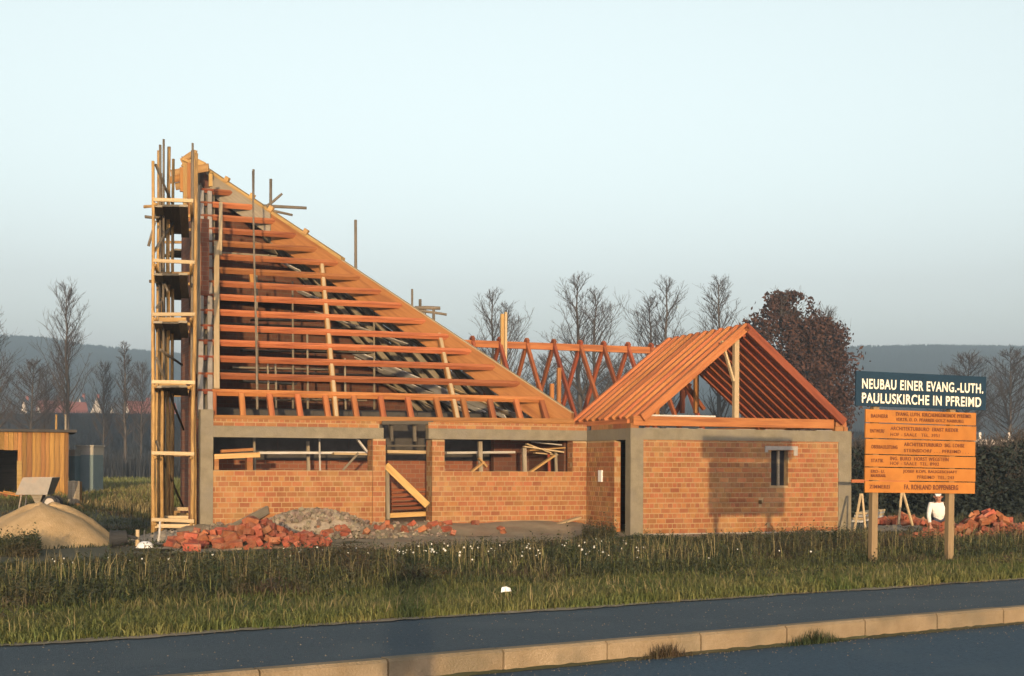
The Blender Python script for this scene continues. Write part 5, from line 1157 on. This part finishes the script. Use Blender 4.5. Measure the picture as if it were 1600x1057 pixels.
# ------------------------------------------------------------------ far village and hills
def house(label, px0, px1, ytop, Yv, roof, ridge_len, ang, eave=.45, px_eave=None):
    a, b, t = at(px0, 655, Yv), at(px1, 655, Yv), at((px0 + px1) / 2, ytop, Yv); w = (b.x - a.x) / 2; bz = a.z - 4; hh = t.z - bz; he = hh - (t.z - a.z) * .95; o = empty('far_house', ((a.x + b.x) / 2, Yv, bz), R(ang)); tag(o, label, 'house', 'houses of the far village')
    v = [(-w, 0, 0), (w, 0, 0), (w, 0, he), (0, 0, hh), (-w, 0, he)]; v += [(x, ridge_len, z) for x, y, z in v]; link('wall', mesh_py('wall', v, [(0, 1, 2, 3, 4), (9, 8, 7, 6, 5), (0, 5, 6, 1), (1, 6, 7, 2), (4, 9, 5, 0)]), 'plaster', o)
    r = MB(); e = .35
    for s in (-1, 1): r.add([(0, -e, hh + .05), (s * (w + e), -e, he - .25), (s * (w + e), ridge_len + e, he - .25), (0, ridge_len + e, hh + .05), (0, -e, hh + .3), (s * (w + e), -e, he), (s * (w + e), ridge_len + e, he), (0, ridge_len + e, hh + .3)], BOXF if s > 0 else [tuple(reversed(q)) for q in BOXF])
    ro = r.build('roof', roof, o); MB().box(-.4, .4, ridge_len * .4, ridge_len * .4 + .8, hh - .5, hh + 1.4).build('chimney', 'roof_tile', ro)
    for x in (-w * .3, w * .3):
        wi = wbox('window', 'roof_slate', o, x - .55, x + .55, -.05, .0, he + .2, he + 1.5)
        p = wi.location; wbox('frame', 'lime', wi, -.7, .7, .0, .02, -.15, 1.45)
house('far house with narrow pale gable left of the red roofed one', 30, 44, 625, 420, 'roof_slate', 12, 8)
house('far house with pale gable and long red roof above the shed', 52, 69, 627, 400, 'roof_tile', 16, -38)
house('far house with small pointed pale gable beside the tall poplar trunk', 118, 131, 621, 440, 'roof_slate', 12, 4)
house('far house with the broadest brownish gable', 139, 162, 622, 415, 'roof_slate', 14, 12)
house('far house with low grey front between broad gable and red roof', 168, 182, 632, 425, 'roof_slate', 14, -30)
house('far house with white gable and bright red roof next to the scaffold', 190, 209, 628, 395, 'roof_tile', 16, -42)
def hills(name, label, prof, Yv, depth):
    v = []; f = []; N = len(prof)
    xs = np.linspace(prof[0][0], prof[-1][0], 140); ys = np.interp(xs, [p[0] for p in prof], [p[1] for p in prof]); rr = np.random.default_rng(int(Yv)); 
    for px, py in zip(xs, ys):
        t = at(px, py, Yv); j = rr.uniform(-2, 2)
        for q, zz in ((-depth, 0), (-depth * .55, .45), (-depth * .2, .85), (0, 1.0), (depth * .6, .7)): v.append((t.x, Yv + q, max(1, (t.z + j * (q == 0)) * zz)))
    for i in range(len(xs) - 1):
        for k in range(4): a = i * 5 + k; f.append((a, a + 5, a + 6, a + 1))
    tag(link(name, mesh_py(name, v, f, True), 'hill'), label, kind='structure')
hills('hills', 'misty wooded hills on the horizon', [(-900, 575), (-500, 555), (-200, 548), (0, 541), (60, 543), (140, 556), (240, 566), (420, 580), (600, 590), (800, 600), (1000, 590), (1180, 572), (1340, 558), (1450, 556), (1600, 558), (1900, 570), (2500, 590)], 1000, 480)

def hill_wood():
    n = 26000; px = np.concatenate([rng.uniform(-60, 330, n // 2), rng.uniform(1250, 1680, n // 2)]); q = np.where(rng.uniform(0, 1, n) < .35, rng.uniform(-25, 2, n), rng.uniform(-430, 0, n))
    pr_ = [(-900, 575), (-500, 555), (-200, 548), (0, 541), (60, 543), (140, 556), (240, 566), (420, 580), (600, 590), (800, 600), (1000, 590), (1180, 572), (1340, 558), (1450, 556), (1600, 558), (1900, 570), (2500, 590)]
    py = np.interp(px, [a for a, b in pr_], [b for a, b in pr_]); tz = EYE - (py - HY - (px - CX) * ROLL) * 1000 / F_PX; x = (px - CX) * 1000 / F_PX
    z = tz * np.interp(q, [-480, -264, -96, 0], [0, .45, .85, 1.0]) - 1.5; y = 1000 + q; h = rng.uniform(5, 11, n); w = rng.uniform(2, 5, n)
    v = np.stack([np.stack([x - w, y, z], -1), np.stack([x + w, y, z], -1), np.stack([x + rng.uniform(-1, 1, n), y, z + h], -1)], 1).reshape(-1, 3)
    tag(link('hill_wood', mesh_np('hill_wood', v, np.arange(len(v)).reshape(-1, 3)), 'hill'), 'misty dark wood covering the far hills', 'wood', kind='stuff')
hill_wood()
# grit on road and path
def grit():
    n = 2600; ss = rng.uniform(-9, 13, n); tt = np.where(rng.uniform(0, 1, n) < .5, -rng.exponential(.35, n) - .02, rng.uniform(.2, 2.2, n)); tt = np.clip(tt, -5, 2.2); zz = np.where(tt < 0, .004, .170); zz = zz + np.where(tt < 0, .03 * (1 - ((tt + 4.8) / 4.8) ** 2), .006 * np.sin(np.clip(tt, 0, 2.2) / 2.2 * np.pi)); r = rng.uniform(.003, .010, n)
    x = KP.x + ss * SD.x + tt * TD.x; y = KP.y + ss * SD.y + tt * TD.y; c = np.stack([x, y, zz], -1); d = np.array([[1, 0, 0], [-.5, .87, 0], [-.5, -.87, 0], [0, 0, .9]]); v = (c[:, None] + d[None] * r[:, None, None]).reshape(-1, 3)
    i = np.arange(n)[:, None] * 4; f = np.concatenate([i + [0, 1, 3], i + [1, 2, 3], i + [2, 0, 3]]); tag(link('road_grit', mesh_np('road_grit', v, f), 'gravel'), 'loose grit scattered on footpath and gutter', 'grit', kind='stuff')
grit()

# ------------------------------------------------------------------ haze
hz = MB().box(-1900, 1900, -140, 1900, -2, 104).build('haze', None); hz['kind'] = 'stuff'; hz['label'] = 'thin blue evening haze over the valley'
hm = bpy.data.materials.new('haze'); hm.use_nodes = True; hn, hl = hm.node_tree.nodes, hm.node_tree.links
hn.remove(hn['Principled BSDF']); pv = hn.new('ShaderNodeVolumePrincipled'); pv.inputs['Color'].default_value = (.74, .88, 1.0, 1); pv.inputs['Density'].default_value = .0010; pv.inputs['Anisotropy'].default_value = 0.5
hl.new(pv.outputs[0], hn['Material Output'].inputs['Volume']); hz.data.materials.append(hm)
